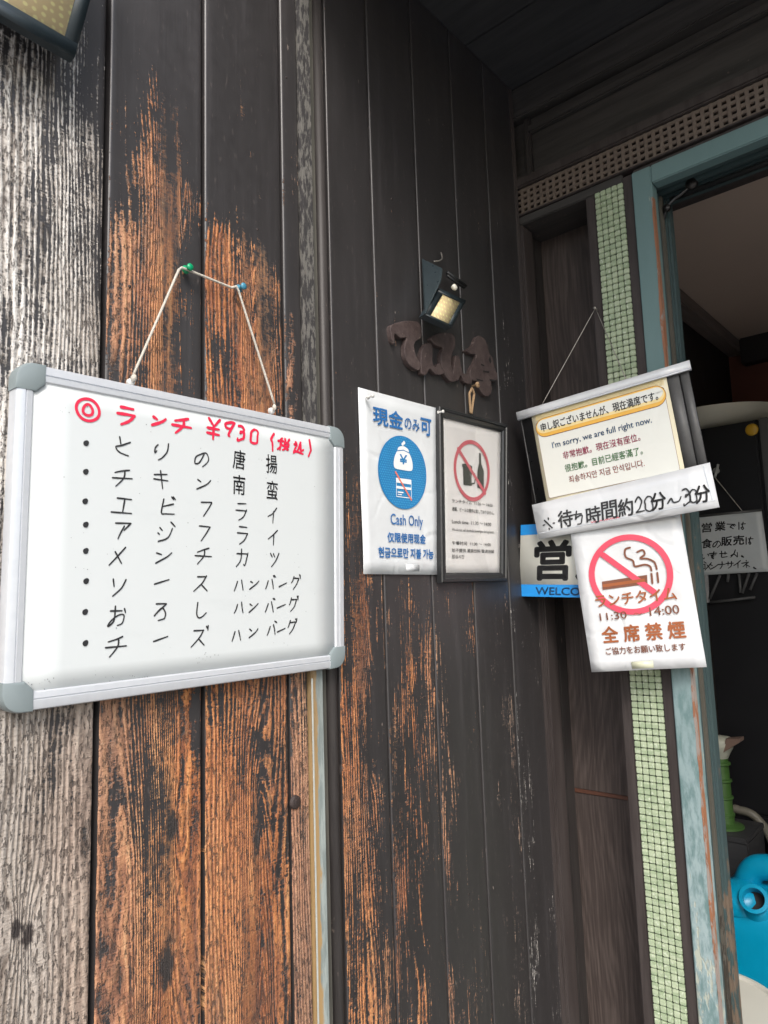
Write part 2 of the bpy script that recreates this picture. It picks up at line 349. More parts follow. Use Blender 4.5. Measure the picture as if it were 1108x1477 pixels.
# ------------------------------------------------------------------ the plank wall
wall = empty('plank_wall', (0, WA, 0), 'tall wall of vertical wooden boards with flaking black paint, orange bare wood showing low down', 'wall')
YK = [0, 60, 120, 180, 250, 300, 350, 400, 500, 590, 840, 1000, 1100, 1200, 1300, 1477]
def prof(d):     # {y: (L, C, R)} -> function of z, at board centre px xc
    return d
PL = [
 # x0, x1, px centre, seed, tone(L,C,R), wear knots
 (.249, .3735, 70, 1, (1, 1, .9), {0: (.42, .38, .20), 120: (.68, .60, .20), 200: (.74, .66, .38), 300: (.74, .62, .46), 450: (.68, .62, .56), 700: (.6, .6, .6), 1000: (.74, .72, .66), 1200: (.86, .84, .76), 1477: (.88, .86, .80)}),
 (.3790, .5050, 215, 2, (.24, .06, .0), {0: (.02, .12, -.05), 100: (.05, .20, -.02), 170: (.20, .42, .12), 250: (.30, .62, .52), 300: (.30, .68, .26), 350: (.62, .80, .05), 400: (.66, .82, .40), 450: (.62, .80, .38), 500: (.60, .76, .12), 540: (.50, .66, .20), 800: (.5, .5, .4), 1000: (.66, .56, .62), 1150: (.62, .50, .74), 1300: (.70, .66, .86), 1477: (.66, .80, .74)}),
 (.5100, .6372, 345, 3, (.04, .05, .02), {0: (-.05, .02, -.05), 250: (-.02, .10, -.05), 320: (.32, .18, .02), 350: (.66, .52, .12), 400: (.62, .74, .52), 500: (.52, .80, .56), 580: (.50, .80, .44), 800: (.5, .6, .4), 1000: (.56, .66, .52), 1100: (.70, .62, .50), 1200: (.80, .66, .64), 1300: (.78, .74, .50), 1477: (.80, .80, .66)}),
 (.6420, .6725, 420, 4, (.28, .25, .3), {0: (.1, .0, .1), 300: (.12, .0, .16), 400: (.35, .18, .1), 480: (.55, .4, .1), 800: (.5, .5, .4), 980: (.62, .62, .5), 1200: (.86, .8, .8), 1477: (.9, .9, .85)}),
 (.735, .8335, 530, 5, (.05, .05, .15), {0: (-.02, -.02, .0), 480: (.02, .0, .0), 560: (.20, .08, .08), 800: (.30, .34, .28), 860: (.32, .42, .30), 1000: (.60, .46, .34), 1100: (.72, .52, .26), 1250: (.70, .50, .36), 1400: (.58, .48, .40), 1477: (.56, .48, .40)}),
 (.837, .957, 610, 6, (.12, .05, .15), {0: (-.05, -.05, -.05), 780: (0, .1, 0), 860: (.26, .38, .28), 950: (.42, .44, .48), 1080: (.40, .50, .44), 1200: (.40, .50, .38), 1320: (.42, .36, .22), 1477: (.44, .30, .18)}),
 (.960, 1.079, 675, 7, (.25, .2, .15), {0: (-.05, -.05, -.05), 790: (.1, .0, .1), 860: (.30, .10, .34), 1000: (.30, .04, .14), 1200: (.34, .20, .12), 1477: (.30, .22, .10)}),
 (1.082, 1.200, 735, 8, (.6, .5, .5), {0: (-.05, -.05, -.05), 840: (.0, .10, .16), 1000: (.06, .12, .30), 1250: (.04, .10, .26), 1477: (.0, .08, .24)}),
 (1.203, XB, 780, 9, (.9, .8, .8), {0: (-.05, -.05, -.05), 840: (.22, .06, .2), 1000: (.32, .08, .26), 1200: (.30, .1, .28), 1477: (.30, .08, .26)}),
]
for k in range(6):      # boards beyond the left edge of the picture
    PL.insert(0, (.245-.1315*(k+1)+.004, .245-.1315*k, 0, 20+k, (1, .9, 1), {0: (.4, .5, .4), 300: (.6, .6, .5), 1000: (.8, .8, .8), 1477: (.95, .9, .9)}))
KNOTS = [(pA(248, 1192), .010, .020), (pA(240, 1395), .011, .030), (pA(40, 1350), .007, .014), (pA(24, 1340), .006, .012), (pA(370, 1212), .006, .02), (pA(531, 1090), .007, .012)]
ARCH = [(pA(258, 1477), .020, .30, 5.0), (pA(372, 1000), .018, -.22, 6.0), (pA(200, 300), .03, .5, 4.0), (pA(540, 1300), .02, .3, 4.0)]
ZT = 3.05
def plank(x0, x1, pxc, seed, tone, knots, z0=.0, z1=ZT, yf=WA, th=.018):
    ys = sorted(knots); zs = []
    for yk in ys:
        r = ray(pxc, yk); zs.append(CAM.z + r.z*WA/r.y)
    zs_r = zs[::-1]
    lanes = [[knots[yk][i] for yk in ys][::-1] for i in range(3)]
    wd = x1-x0; nx = max(6, int(wd/.005)); nz = 400
    cols = [(x0, yf+th), (x0, yf+.0016), (x0+.0007, yf+.0004)] + [(x0+.0030+(wd-.0060)*i/nx, yf) for i in range(nx+1)] + [(x1-.0007, yf+.0004), (x1, yf+.0016), (x1, yf+th)]
    rnd = random.Random(seed); cup = rnd.uniform(-.0008, .0008); lean = rnd.uniform(-.0006, .0006)
    V = []; W = []; T = []; G = []; KN = []
    for j in range(nz+1):
        z = z0+(z1-z0)*j/nz
        for (x, y) in cols:
            u = min(1, max(0, (x-x0)/wd))
            yy = y + (cup*(1-(2*u-1)**2)+lean*(2*u-1) if y < yf+.002 else 0)
            yy += .0007*noise.noise(Vector((x*20, seed*3.1, z*1.3)))
            V.append((x, yy, z))
            wv = [float(np.interp(z, zs_r, l)) for l in lanes]
            W.append(float(np.interp(u, (.14, .5, .86), wv))-(.6 if y > yf+.001 else 0))
            T.append(float(np.interp(u, (.14, .5, .86), tone))-(.28*min(1, max(0, (1.75-z)/.5)) if tone[0] > .9 and seed < 5 else 0))
            g = 0; kn = 0
            for (kp, a, b) in KNOTS:
                kn = max(kn, math.exp(-.5*(((x-kp.x)/(a*.75))**2+((z-kp.z)/(b*.75))**2)) if abs(z-kp.z) < .15 else 0)
                dx = (x-kp.x)/a; dz = (z-kp.z)/(b*1.6); r2 = dx*dx+dz*dz
                if r2 < 30: g += 2.6*math.copysign(1, dx)*math.exp(-r2*.30)*(1-math.exp(-abs(dx)*2))
            for (kp, a, l, amp) in ARCH:
                if abs(x-kp.x) < a*3: g += amp*math.exp(-((x-kp.x)/a)**2)*(z-kp.z)/l
            G.append(g); KN.append(kn)
    n = len(cols); F = [(j*n+i, j*n+i+1, (j+1)*n+i+1, (j+1)*n+i) for j in range(nz) for i in range(n-1)]
    F += [tuple(range(n))[::-1], tuple(range(nz*n, nz*n+n))]
    o = mesh('plank', V, F, M_BOARD, wall)
    me = o.data
    me.polygons.foreach_set('use_smooth', [True]*len(me.polygons))
    for nm, arr in (('wear', W), ('tone', T), ('gshift', G), ('knot', KN), ('seed', [float(seed)]*len(V))):
        a = me.attributes.new(nm, 'FLOAT', 'POINT'); a.data.foreach_set('value', arr)
    return o
planks = [plank(*a) for a in PL]
MB().box(-.56, XB+.12, WA+.020, WA+.10, 0, ZT).build('backing_board', M_GROOVE, wall)
# knots: dark hard centres standing in the bare wood
M_KNOT = plain('dark_nail_head', (.030, .020, .018), .6, .5, 200, .8, 400)
for nx_, ny_ in ((41, 370), (187, 413), (371, 331), (413, 112), (216, 1288), (381, 1290), (530, 640), (531, 1210), (612, 1005), (676, 1290), (735, 1250), (565, 287), (640, 180)):
    kp = pA(nx_, ny_); MB().lathe((kp.x, WA-.0004, kp.z), [(.0001, .0006), (.0016, .0005), (.0020, -.0004)], 10, Vector((0, -1, 0))).build('nail_head', M_KNOT, wall, True)
kp = pA(425, 1157); MB().lathe((kp.x, WA-.0002, kp.z), [(.0001, .004), (.006, .0036), (.0085, .0022), (.009, 0)], 18, Vector((0, -1, 0))).build('nail_head', M_KNOT, wall, True)
# trim between the two runs of boards
MB().box(.6745, .6965, WA-.007, WA+.018, 0, ZT, .002).build('painted_batten', M_PALE, wall)
MB().box(.6730, .6757, WA-.0085, WA-.0072, 0, 1.32, .0004).build('batten_edge', plain('pale_edge', (.40, .42, .40), .5, .2, 90), wall)
MB().box(.6965, .7125, WA+.004, WA+.018, 0, ZT, .001).build('recessed_strip', M_OLIVE, wall)
m = MB(); m.tube([(.7225, WA+.006, 0), (.7225, WA+.006, ZT)], .0095, 12); o = m.build('rounded_bead', M_DARK, wall, True)
# ------------------------------------------------------------------ entrance wall (recess, tiles, grille, beams)
ew = empty('entrance_wall', (XB, WA, 0), 'dark brown timber entrance wall with recessed plywood panel, green tile strip and vent grille around the open doorway', 'wall')
CZ = 1.42
ZR = CZ+1.028*K           # top of recess 2.222
ZV0, ZV1 = CZ+1.0585*K, CZ+1.1363*K
ZS = CZ+1.44*K            # soffit 2.543
Y1, Y2, Y3, Y4, Y5, Y6 = .5767, .5569, .4980, .4785, .4410, -.42
DH = CZ+.9927*K           # door opening top
def eb(name, x0, x1, y0, y1, z0, z1, mat, c=.0015, par=None): return MB().box(x0, x1, y0, y1, z0, z1, c).build(name, mat, par or ew)
eb('corner_post', XB-.004, XB+.040, WA-.012, WA+.018, 0, ZR-.001, M_BROWN, .003)
eb('corner_bead', XB+.0405, XB+.056, WA-.004, WA+.018, 0, ZR-.001, M_DARK, .003)
eb('inner_stop', XB+.062, XP-.001, WA-.002, WA+.018, 0, ZR-.001, M_DARK, .002)
zj = pB(870, 1146, XP).z
eb('upper_panel', XP, XP+.012, Y1-.02, WA+.010, zj+.004, ZR+.02, M_PLY, .001)
eb('lower_panel', XP+.001, XP+.013, Y1-.02, WA+.010, 0, zj-.004, M_PLY, .001)
eb('joint_strip', XP-.0015, XP+.008, Y1-.02, WA+.008, zj-.0038, zj+.0038, plain('rust_brown_strip', (.085, .035, .022), .5, .3, 80), .001)
eb('mullion', XB, XP+.10, Y2, Y1, 0, ZR-.0005, M_BROWN, .002)
eb('mullion', XB+.0, XP+.10, Y4, Y3, 0, ZV0-.012, M_BROWN, .002)
eb('recess_head', XB, XP+.10, Y3, WA+.018, ZR, ZV0-.004, M_DARKH, .002)
eb('rail_below_grille', XB-.004, XB+.05, -1.55, WA+.018, ZV0-.0035, ZV0, M_BROWN, .001)
eb('rail_above_grille', XB-.006, XB+.05, -1.55, WA+.018, ZV1, ZV1+.022, M_BROWN, .003)
eb('fascia_board', XB+.022, XB+.07, -1.55, WA+.018, ZV1+.0225, ZS-.072, M_DARKH, .002)
eb('fascia_moulding', XB+.008, XB+.0215, -1.55, WA-.030, ZS-.112, ZS-.094, M_DARKH, .003)
eb('fascia_moulding', XB+.008, XB+.0215, WA-.036, WA-.022, ZV1+.0225, ZS-.0755, M_DARK, .003)
eb('top_beam', XB-.002, XB+.07, -1.55, WA+.018, ZS-.0715, ZS-.0005, M_DARKH, .003)
eb('corner_bead', XB-.010, XB-.0045, WA-.007, WA+.004, 0, ZS-.001, M_BROWN, .002)
eb('wall_beside_door', XB, XP+.10, -1.55, Y6-.04, 0, ZV0-.004, M_DARK, .002)
eb('over_door_filler', XB+.004, XP+.10, Y6-.04, Y4, DH+.0372, ZV0-.0045, M_BROWN, .001)
eb('wall_core', XB+.072, XP+.10, -1.55, WA+.018, ZV0-.003, ZT, M_GROOVE, 0)
# grille: woven metal bars before a dark hollow
gr_ = empty('vent_grille', (XB+.006, WA, ZV0)); gr_.location = (XB+.006, WA, ZV0); put(gr_, ew)
eb('grille_backing', XB+.03, XB+.034, -1.55, WA, ZV0+.0005, ZV1-.0005, M_GROOVE, 0, gr_)
pitch = .01516
hb = MB().box(-.002, .0045, -1.50, 0, -.0037, .0037, .0010); vb = MB().box(-.0008, .005, -.0034, .0034, 0, ZV1-ZV0-.001, .0006)
hm = None
for k in range(5):
    z = .0040+k*(ZV1-ZV0-.0080)/4
    if hm is None:
        o = hb.build('bar', M_VENT, None); hm = o.data; o.parent = gr_
    else:
        o = bpy.data.objects.new('bar', hm); COL.objects.link(o); o.parent = gr_
    o.location = (0, 0, z)
vm = None
for k in range(1, 62):
    y = -k*pitch+.004
    if vm is None:
        o = vb.build('crossbar', M_VENT, None); vm = o.data; o.parent = gr_
    else:
        o = bpy.data.objects.new('crossbar', vm); COL.objects.link(o); o.parent = gr_
    o.location = (-.0022, y, .0005)
# mosaic tile strip
ts = empty('tile_strip', (XB, Y3, 0)); put(ts, ew)
ZT0 = CZ+1.031*K
eb('tile_bed', XB+.0030, XP+.10, Y3, Y2, 0, ZR+.0, M_GROUT, 0, ts)
tp = (Y2-Y3)/5; th_ = tp*.90
tb = MB().box(-.0022, .004, -th_/2, th_/2, -th_/2, th_/2, .0012); tm = tb.build('tile', M_TILE, None); tmd = tm.data; bpy.data.objects.remove(tm)
rows = int((ZT0-.18)/tp); rest = MB(); cnt = 0
for r_ in range(rows):
    z = ZT0-(r_+.5)*tp
    for c_ in range(5):
        y = Y3+(c_+.5)*tp; rg = random.Random(r_*5+c_)
        dx = rg.uniform(-.0004, .0004); dz = rg.uniform(-.00025, .00025); dy = rg.uniform(-.0002, .0002)
        if .44 < z < .44+60*tp and cnt < 300:
            o = bpy.data.objects.new('tile', tmd); COL.objects.link(o); o.parent = ts
            o.location = (dx+.001, y+dy-Y3, z+dz); o.rotation_euler = (rg.uniform(-.012, .012), rg.uniform(-.03, .03), rg.uniform(-.03, .03)); cnt += 1
        else:
            rest.add([Vector((XB+.001+dx, y+dy, z+dz))+v for v in tb.v], tb.f)
o = rest.build('tiles', M_TILE, ts); o['kind'] = 'stuff'

# ------------------------------------------------------------------ teal door frame
df = empty('door_frame', (XB, Y4, 0), 'teal painted wooden door frame round the open doorway, paint flaking low on its jamb', 'door frame')
def fb(name, x0, x1, y0, y1, z0, z1, mat, c=.0015): return MB().box(x0, x1, y0, y1, z0, z1, c).build(name, mat, df)
fb('jamb_face', XB-.006, XB+.022, Y5, Y4-.0005, 0, DH+.0365, M_TEAL, .002)
fb('head_face', XB-.006, XB+.022, Y6-.038, Y5-.0005, DH, DH+.0365, M_TEAL, .002)
fb('jamb_face', XB-.006, XB+.022, Y6-.038, Y6, 0, DH-.0005, M_TEAL, .002)
def wavy_edge():     # strip of bare wood where the paint has come off the jamb's arris
    V = []; F = []
    for j in range(160):
        z = .02+j*.0135
        a = .0028+.0030*noise.noise(Vector((z*6, 0, 0)))+.002*noise.noise(Vector((z*31, 4, 0))); a = max(.0003, a)
        V += [(XB-.0065, Y5+a, z), (XB-.0068, Y5-.0006, z), (XB+.004+a, Y5-.0006, z)]
    for j in range(159):
        k = 3*j; F += [(k, k+1, k+4, k+3), (k+1, k+2, k+5, k+4)]
    return mesh('worn_arris', V, F, M_ORANGE, df)
wavy_edge()
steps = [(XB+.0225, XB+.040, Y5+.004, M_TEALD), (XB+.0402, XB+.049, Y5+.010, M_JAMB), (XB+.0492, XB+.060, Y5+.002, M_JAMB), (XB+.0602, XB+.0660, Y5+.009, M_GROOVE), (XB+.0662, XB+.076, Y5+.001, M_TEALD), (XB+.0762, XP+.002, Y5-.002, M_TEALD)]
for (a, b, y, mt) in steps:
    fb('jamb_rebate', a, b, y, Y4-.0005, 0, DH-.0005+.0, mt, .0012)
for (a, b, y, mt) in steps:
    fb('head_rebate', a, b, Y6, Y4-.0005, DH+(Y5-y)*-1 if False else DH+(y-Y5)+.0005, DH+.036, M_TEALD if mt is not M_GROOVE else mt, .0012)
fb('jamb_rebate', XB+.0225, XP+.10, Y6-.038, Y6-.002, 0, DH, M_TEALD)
m = MB(); m.tube([(XB+.058, Y5-.012, DH-.012), (XB+.058, Y6+.02, DH-.012)], .0055, 10); m.build('track_rod', M_FRAME, df, True)
# door stay bracket in the upper corner
a0 = pB(998, 266, XB+.055); a1 = pB(984, 279, XB+.05); a2 = pB(962, 300, XB+.05); a3 = pB(957, 318, XB+.06)
m = MB(); m.tube(catmull([a0, a1, (a1+a2)/2+Vector((0, 0, .003)), a2, a3], 4), [.0035]*17, 8)
m.build('stay_arm', M_FRAME, df, True)
m = MB(); m.lathe(a0, [(.001, -.008), (.010, -.007), (.012, 0), (.010, .007), (.001, .008)], 16, Vector((-1, 0, 0))); m.lathe(a2, [(.001, -.005), (.007, -.004), (.007, .004), (.001, .005)], 14, Vector((-1, 0, 0)))
m.build('stay_pivot', plain('dark_iron', (.03, .028, .027), .35, .4, 200, .3, metal=.5), df, True)

# ------------------------------------------------------------------ soffit (boards running out from the wall, unseen reach set by the shade wanted)
sf = empty('soffit', (.8, WA, ZS), kind='structure')
x = XB+.05; YSF = -.45
edges = [XB+.07, pA(668.4, 67.7).x if False else 1.139, .965, .79, .615]
for i in range(len(edges)-1):
    MB().box(edges[i+1]+.0012, edges[i]-.0012, YSF, WA-.0005, ZS+(.0 if i % 2 else .0015), ZS+.02, .0015).build('plank', M_SOFFIT, sf)
MB().box(.600, XB+.07, YSF-.03, YSF-.0005, ZS-.06, ZS+.16, .002).build('unseen_canopy_fascia', M_DARKH, sf)
MB().box(.585, .6145, YSF-.03, WA-.0005, ZS-.04, ZS+.16, .002).build('unseen_canopy_fascia', M_DARKH, sf)
MB().box(.60, XB+.07, YSF, WA, ZS+.021, ZS+.05).build('unseen_canopy_deck', M_GROOVE, sf)

# ------------------------------------------------------------------ ground, interior shell
t = NT('grey_concrete_paving'); p = t.pos(); n = t.noise(p, 2.5, 6, .6); n2 = t.noise(p, 120, 3)
t.bump(n2, .3, .004); t.out(t.mix(t.add(t.mul(n, .7), t.mul(n2, .3)), (.20, .195, .185), (.34, .33, .31)), .85); M_GND = t.m
tag(mesh('ground', [(-200, -200, 0), (200, -200, 0), (200, 200, 0), (-200, 200, 0)], [(0, 1, 2, 3)], M_GND), kind='structure')
M_FLOOR = plain('interior_concrete_floor', (.10, .09, .085), .7, .3, 6)
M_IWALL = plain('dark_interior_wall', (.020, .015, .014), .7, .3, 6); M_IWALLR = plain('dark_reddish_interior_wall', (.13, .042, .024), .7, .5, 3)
M_ICEIL = plain('brown_interior_ceiling', (.62, .50, .41), .8, .08, 3)
def room(name, *a, mat): tag(MB().box(*a).build(name, mat), kind='structure')
IX, IZ = 2.92, CZ+.945
room('floor', XP+.1, IX, -1.5, .74, .004, .02, mat=M_FLOOR)
room('interior_ceiling', XP+.1005, IX, -1.5, .74, IZ, IZ+.04, mat=M_ICEIL)
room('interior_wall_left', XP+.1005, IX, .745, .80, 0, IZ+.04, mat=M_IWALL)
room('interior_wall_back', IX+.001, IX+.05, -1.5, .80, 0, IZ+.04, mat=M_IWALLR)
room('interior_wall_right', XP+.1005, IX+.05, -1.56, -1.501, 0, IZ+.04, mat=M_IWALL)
M_BEAM = darkwood('interior_timber', (.16, .13, .115), (.24, .20, .175), .6, (4, 60, 60), .4)
tag(MB().box(XP+.10, IX, .690, .744, IZ-.050, IZ-.001, .004).build('ceiling_beam', M_BEAM), 'brown timber cornice running back along the left of the interior ceiling', 'beam')
tag(MB().box(IX-.055, IX-.001, -1.5, .689, IZ-.100, IZ-.001, .004).build('ceiling_beam', M_IWALL), 'dark timber beam across the back wall under the interior ceiling', 'beam')
# upper storey behind the canopy, so the sky does not show over the shop
M_RENDER = plain('grey_render', (.25, .24, .23), .85, .15, 5, .3)
tag(MB().box(-.56, 3.1, WA+.101, WA+.5, ZT+.001, 6).build('upper_storey', M_RENDER), 'plain grey rendered wall of the storey above the board wall', 'wall')
tag(MB().box(XB+.02, 3.1, -3.0, WA+.10, ZT+.001, 6).build('upper_storey', M_RENDER), 'plain grey rendered wall of the storey above the doorway', 'wall')
#@@PART2
# ------------------------------------------------------------------ flat sheets, print and handwriting
class Sheet:
    """a flat piece given by its corners; u to the right, v downwards, 0..1; off is the distance in front"""
    def __init__(s, tl, tr, br, bl, wob=0, bow=0):
        s.c = [Vector(k) for k in (tl, tr, br, bl)]
        s.n = ((s.c[1]-s.c[0]).cross(s.c[3]-s.c[0])).normalized()
        if s.n.dot(CAM-s.c[0]) < 0: s.n = -s.n
        s.w = ((s.c[1]-s.c[0]).length+(s.c[2]-s.c[3]).length)/2; s.h = ((s.c[3]-s.c[0]).length+(s.c[2]-s.c[1]).length)/2
        s.bow = bow; s.wob = wob; s.sd = tl[0]*9+tl[2]*4
    def pt(s, u, v, off=0):
        a, b, c, d = s.c
        p = (a*(1-u)+b*u)*(1-v)+(d*(1-u)+c*u)*v
        q = s.wob*noise.noise(Vector((u*2.3+s.sd, v*2.9, 3.1))) if s.wob else 0
        return p+s.n*(off+q+s.bow*(.25-(u-.5)**2)*2)
    def slab(s, name, mat, parent, u0=0, v0=0, u1=1, v1=1, off=0, th=.0006, wob=0.0, nu=10, nv=14):
        V = []; F = []; r = len(name)*.37+u0*5
        for side in (0, 1):
            for j in range(nv+1):
                for i in range(nu+1):
                    u = u0+(u1-u0)*i/nu; v = v0+(v1-v0)*j/nv
                    q = wob*noise.noise(Vector((u*2.3+r, v*2.9, 3.1))) if wob and not s.wob else 0
                    V.append(s.pt(u, v, off+q+(0 if side == 0 else -th)))
        n = (nu+1)*(nv+1); idx = lambda i, j, k=0: j*(nu+1)+i+k*n
        for j in range(nv):
            for i in range(nu):
                F.append((idx(i, j), idx(i, j+1), idx(i+1, j+1), idx(i+1, j))); F.append((idx(i, j, 1), idx(i+1, j, 1), idx(i+1, j+1, 1), idx(i, j+1, 1)))
        for j in range(nv): F.append((idx(0, j), idx(0, j, 1), idx(0, j+1, 1), idx(0, j+1))); F.append((idx(nu, j), idx(nu, j+1), idx(nu, j+1, 1), idx(nu, j, 1)))
        for i in range(nu): F.append((idx(i, 0), idx(i+1, 0), idx(i+1, 0, 1), idx(i, 0, 1))); F.append((idx(i, nv), idx(i, nv, 1), idx(i+1, nv, 1), idx(i+1, nv)))
        o = mesh(name, V, F, mat, parent)
        o.data.polygons.foreach_set('use_smooth', [k < 2*nu*nv for k in range(len(F))]); return o
    def flat(s, name, polys, mat, parent, off=.0004):
        """polys: list of (verts2d in u,v ; faces)"""
        V = []; F = []
        for q, (vs, fs) in enumerate(polys):
            n = len(V); V += [s.pt(u, v, off+min(q, 40)*3e-6) for u, v in vs]; F += [tuple(i+n for i in f) for f in fs]
        return mesh(name, V, F, mat, parent)
    # shapes in u,v
    def disc(s, u, v, r, n=48, r2=None):       # r in metres
        ru, rv = r/s.w, r/s.h
        pts = [(u+ru*math.cos(t), v+rv*math.sin(t)) for t in np.linspace(0, 2*math.pi, n+1)[:-1]]
        if r2 is None and n > 30:
            vs = [(u, v)]; K_ = 6
            for k in range(1, K_+1): vs += [(u+ru*k/K_*math.cos(t), v+rv*k/K_*math.sin(t)) for t in np.linspace(0, 2*math.pi, n+1)[:-1]]
            return (vs, [(0, 1+i, 1+(i+1) % n) for i in range(n)]+[(1+k*n+i, 1+(k+1)*n+i, 1+(k+1)*n+(i+1) % n, 1+k*n+(i+1) % n) for k in range(K_-1) for i in range(n)])
        if r2 is None: return (pts, [tuple(range(n))])
        q = [(u+r2/s.w*math.cos(t), v+r2/s.h*math.sin(t)) for t in np.linspace(0, 2*math.pi, n+1)[:-1]]
        return (pts+q, [(i, (i+1) % n, n+(i+1) % n, n+i) for i in range(n)])
    def line(s, pts, wd, closed=False):         # ribbon of width wd metres through u,v points with round ends
        P = [Vector((u*s.w, v*s.h)) for u, v in pts]
        vs = []; n = len(P); 
        ws = wd if isinstance(wd, (list, tuple)) else [wd]*n
        for i, p in enumerate(P):
            a = P[(i-1) % n] if closed else P[max(i-1, 0)]; b = P[(i+1) % n] if closed else P[min(i+1, n-1)]
            d = b-a; d = d.normalized() if d.length > 1e-9 else Vector((1, 0)); m = Vector((-d.y, d.x))
            vs += [p+m*ws[i]/2, p-m*ws[i]/2]
        fs = [(2*i, 2*i+1, (2*i+3) % (2*n), (2*i+2) % (2*n)) for i in range(n if closed else n-1)]
        out = [([(p.x/s.w, p.y/s.h) for p in vs], fs)]
        if not closed:
            for i in (0, n-1): out.append(s.disc(P[i].x/s.w, P[i].y/s.h, ws[i]/2, 8))
        return out
    def poly(s, pts): return (list(pts), [tuple(range(len(pts)))])
    def rrect(s, u0, v0, u1, v1, r):
        pts = []
        for cx, cy, a in ((u1, v0, -90), (u1, v1, 0), (u0, v1, 90), (u0, v0, 180)):
            ru, rv = r/s.w, r/s.h
            x = cx-ru if cx == u1 else cx+ru; y = cy-rv if cy == v1 else cy+rv
            for k in range(7):
                t = math.radians(a+15*k); pts.append((x+ru*math.cos(t), y+rv*math.sin(t)))
        return (pts, [tuple(range(28))])
_tc = {}
def glyphs(txt, bold=0.0):
    """outline text as triangles, from the built-in font"""
    key = (txt, bold)
    if key in _tc: return _tc[key]
    c = bpy.data.curves.new('t', 'FONT'); c.body = txt; c.resolution_u = 3; c.offset = bold
    o = bpy.data.objects.new('t', c); COL.objects.link(o)
    bpy.context.view_layer.update()
    me = bpy.data.meshes.new_from_object(o.evaluated_get(bpy.context.evaluated_depsgraph_get()))
    vs = [(v.co.x, v.co.y) for v in me.vertices]; fs = [tuple(p.vertices) for p in me.polygons]
    bpy.data.objects.remove(o); bpy.data.curves.remove(c); bpy.data.meshes.remove(me)
    x0 = min(v[0] for v in vs); x1 = max(v[0] for v in vs); y0 = min(v[1] for v in vs); y1 = max(v[1] for v in vs)
    _tc[key] = ([((x-x0)/(x1-x0), 1-(y-y0)/(y1-y0)) for x, y in vs], fs); return _tc[key]
def text(s, txt, u0, v0, u1, v1, bold=0.0, shear=0, rot=0):
    b_ = bold*.45; vs, fs = glyphs(txt, 0); ca, sa = math.cos(rot), math.sin(rot); cu, cv = (u0+u1)/2, (v0+v1)/2; out = []
    if b_ > .001:       # heavier type: the same outlines laid side by side
        k = b_*(v1-v0)*s.h*1.6; base = (list(vs), list(fs)); vs = []; fs = []
        for dx, dy in ((0, 0), (1, 0), (-1, 0), (0, 1), (0, -1), (.7, .7), (-.7, .7), (.7, -.7), (-.7, -.7)):
            n = len(vs); vs += [(x+dx*k/((u1-u0)*s.w), y+dy*k/((v1-v0)*s.h)) for x, y in base[0]]; fs += [tuple(i+n for i in f) for f in base[1]]
    for x, y in vs:
        X = ((x-.5)*(u1-u0)+shear*(.5-y)*(v1-v0)*s.h/s.w)*s.w; Y = (y-.5)*(v1-v0)*s.h
        out.append((cu+(X*ca-Y*sa)/s.w, cv+(X*sa+Y*ca)/s.h))
    return (out, fs)
# handwritten strokes on a 10 x 10 grid, "xy" digit pairs; ~ marks a curved stroke
STK = {
 'ラ': '2173 1485~64493'.replace('2173', '2171').replace('1485~64493', '1484 ~846739'), 'ン': '1334 ~186583', 'チ': '~714213 0595 ~525529', 'と': '3145 ~8345264889', 'り': '~22141625 ~7175583 9'.replace(' 9', '9'),
 'の': '~533718153362857759', 'エ': '2282 5258 0898', 'ビ': '8335 ~3136385898 7081 8091', 'フ': '2282 ~826649', 'イ': '~714416 5359', 'ア': '1282 ~826455 ~534639', 'ジ': '2334 1526 ~296783 7081 8192',
 'メ': '~714519 3368', 'カ': '1383 ~837868 ~414619', 'ツ': '2234 4254 ~826639', 'ソ': '2235 ~826639', 'ー': '1684', 'ス': '2272 ~725519 5689', 'ハ': '~332618 ~627588', 'バ': '~332618 ~627588 7081 8091',
 'グ': '~312415 3282 ~826639 8091 9092', 'お': '1363 ~31371927557578 59 7284'.replace(' 59', '59'), 'ろ': '2272 ~725427 ~275476786949 49'.replace(' 49', ''), 'し': '~3136486886', 'ズ': '2272 ~725519 5689 8091 9092',
 'キ': '1372 1585 4169', '¥': '2154 8154 5459 2585 2787', '9': '~825213255574 ~824859', '3': '~2151734544 ~447477582928', '0': '~512325285988858251', '(': '~60435569', ')': '~30555639',
 'ち': '1373 ~41364574776949', '2': '~2332517365564728 2888', '~': '~1634467684', '※': '2278 7822 5152 5859 1525 8595', 'て': '~1283 ~835446567 8'.replace(' 8', '8'), 'で': '~1283 ~83544656 5678 7485 8394'.replace('5656', '56'),
 'は': '~2124262829 4383 ~615568594857 6889'.replace('4857 6889', '4757'), 'い': '~23263847 ~738485', 'ま': '1383 2575 ~514759383657', 'せ': '1484 ~626465 ~313538588 8'.replace(' 8', '8'), 'ん': '~514519 ~194657687994'.replace('94', '74'), '。': '~4758694847',
 'ゴ': '1383 8388 1888 7081 8192', 'ナ': '1484 ~515639', 'サ': '1484 3236 ~62665439'.replace('5439', '5839'), 'ネ': '5152 1473 ~734628 5459 5688',
 '税': '~413223 1353 3339 ~343719 3556 6174 9183 6494 9496 6466 6696 ~776869 ~868898'.replace('6869', '6859'), '込': '2132 ~13332619 ~193889 99'.replace(' 99', '99') + ' ~615547 ~627796', '@': '~5534354658766452322346687',
}
STK['@'] = '~534447566553 ~512315275987857351'
_r = random.Random(5)
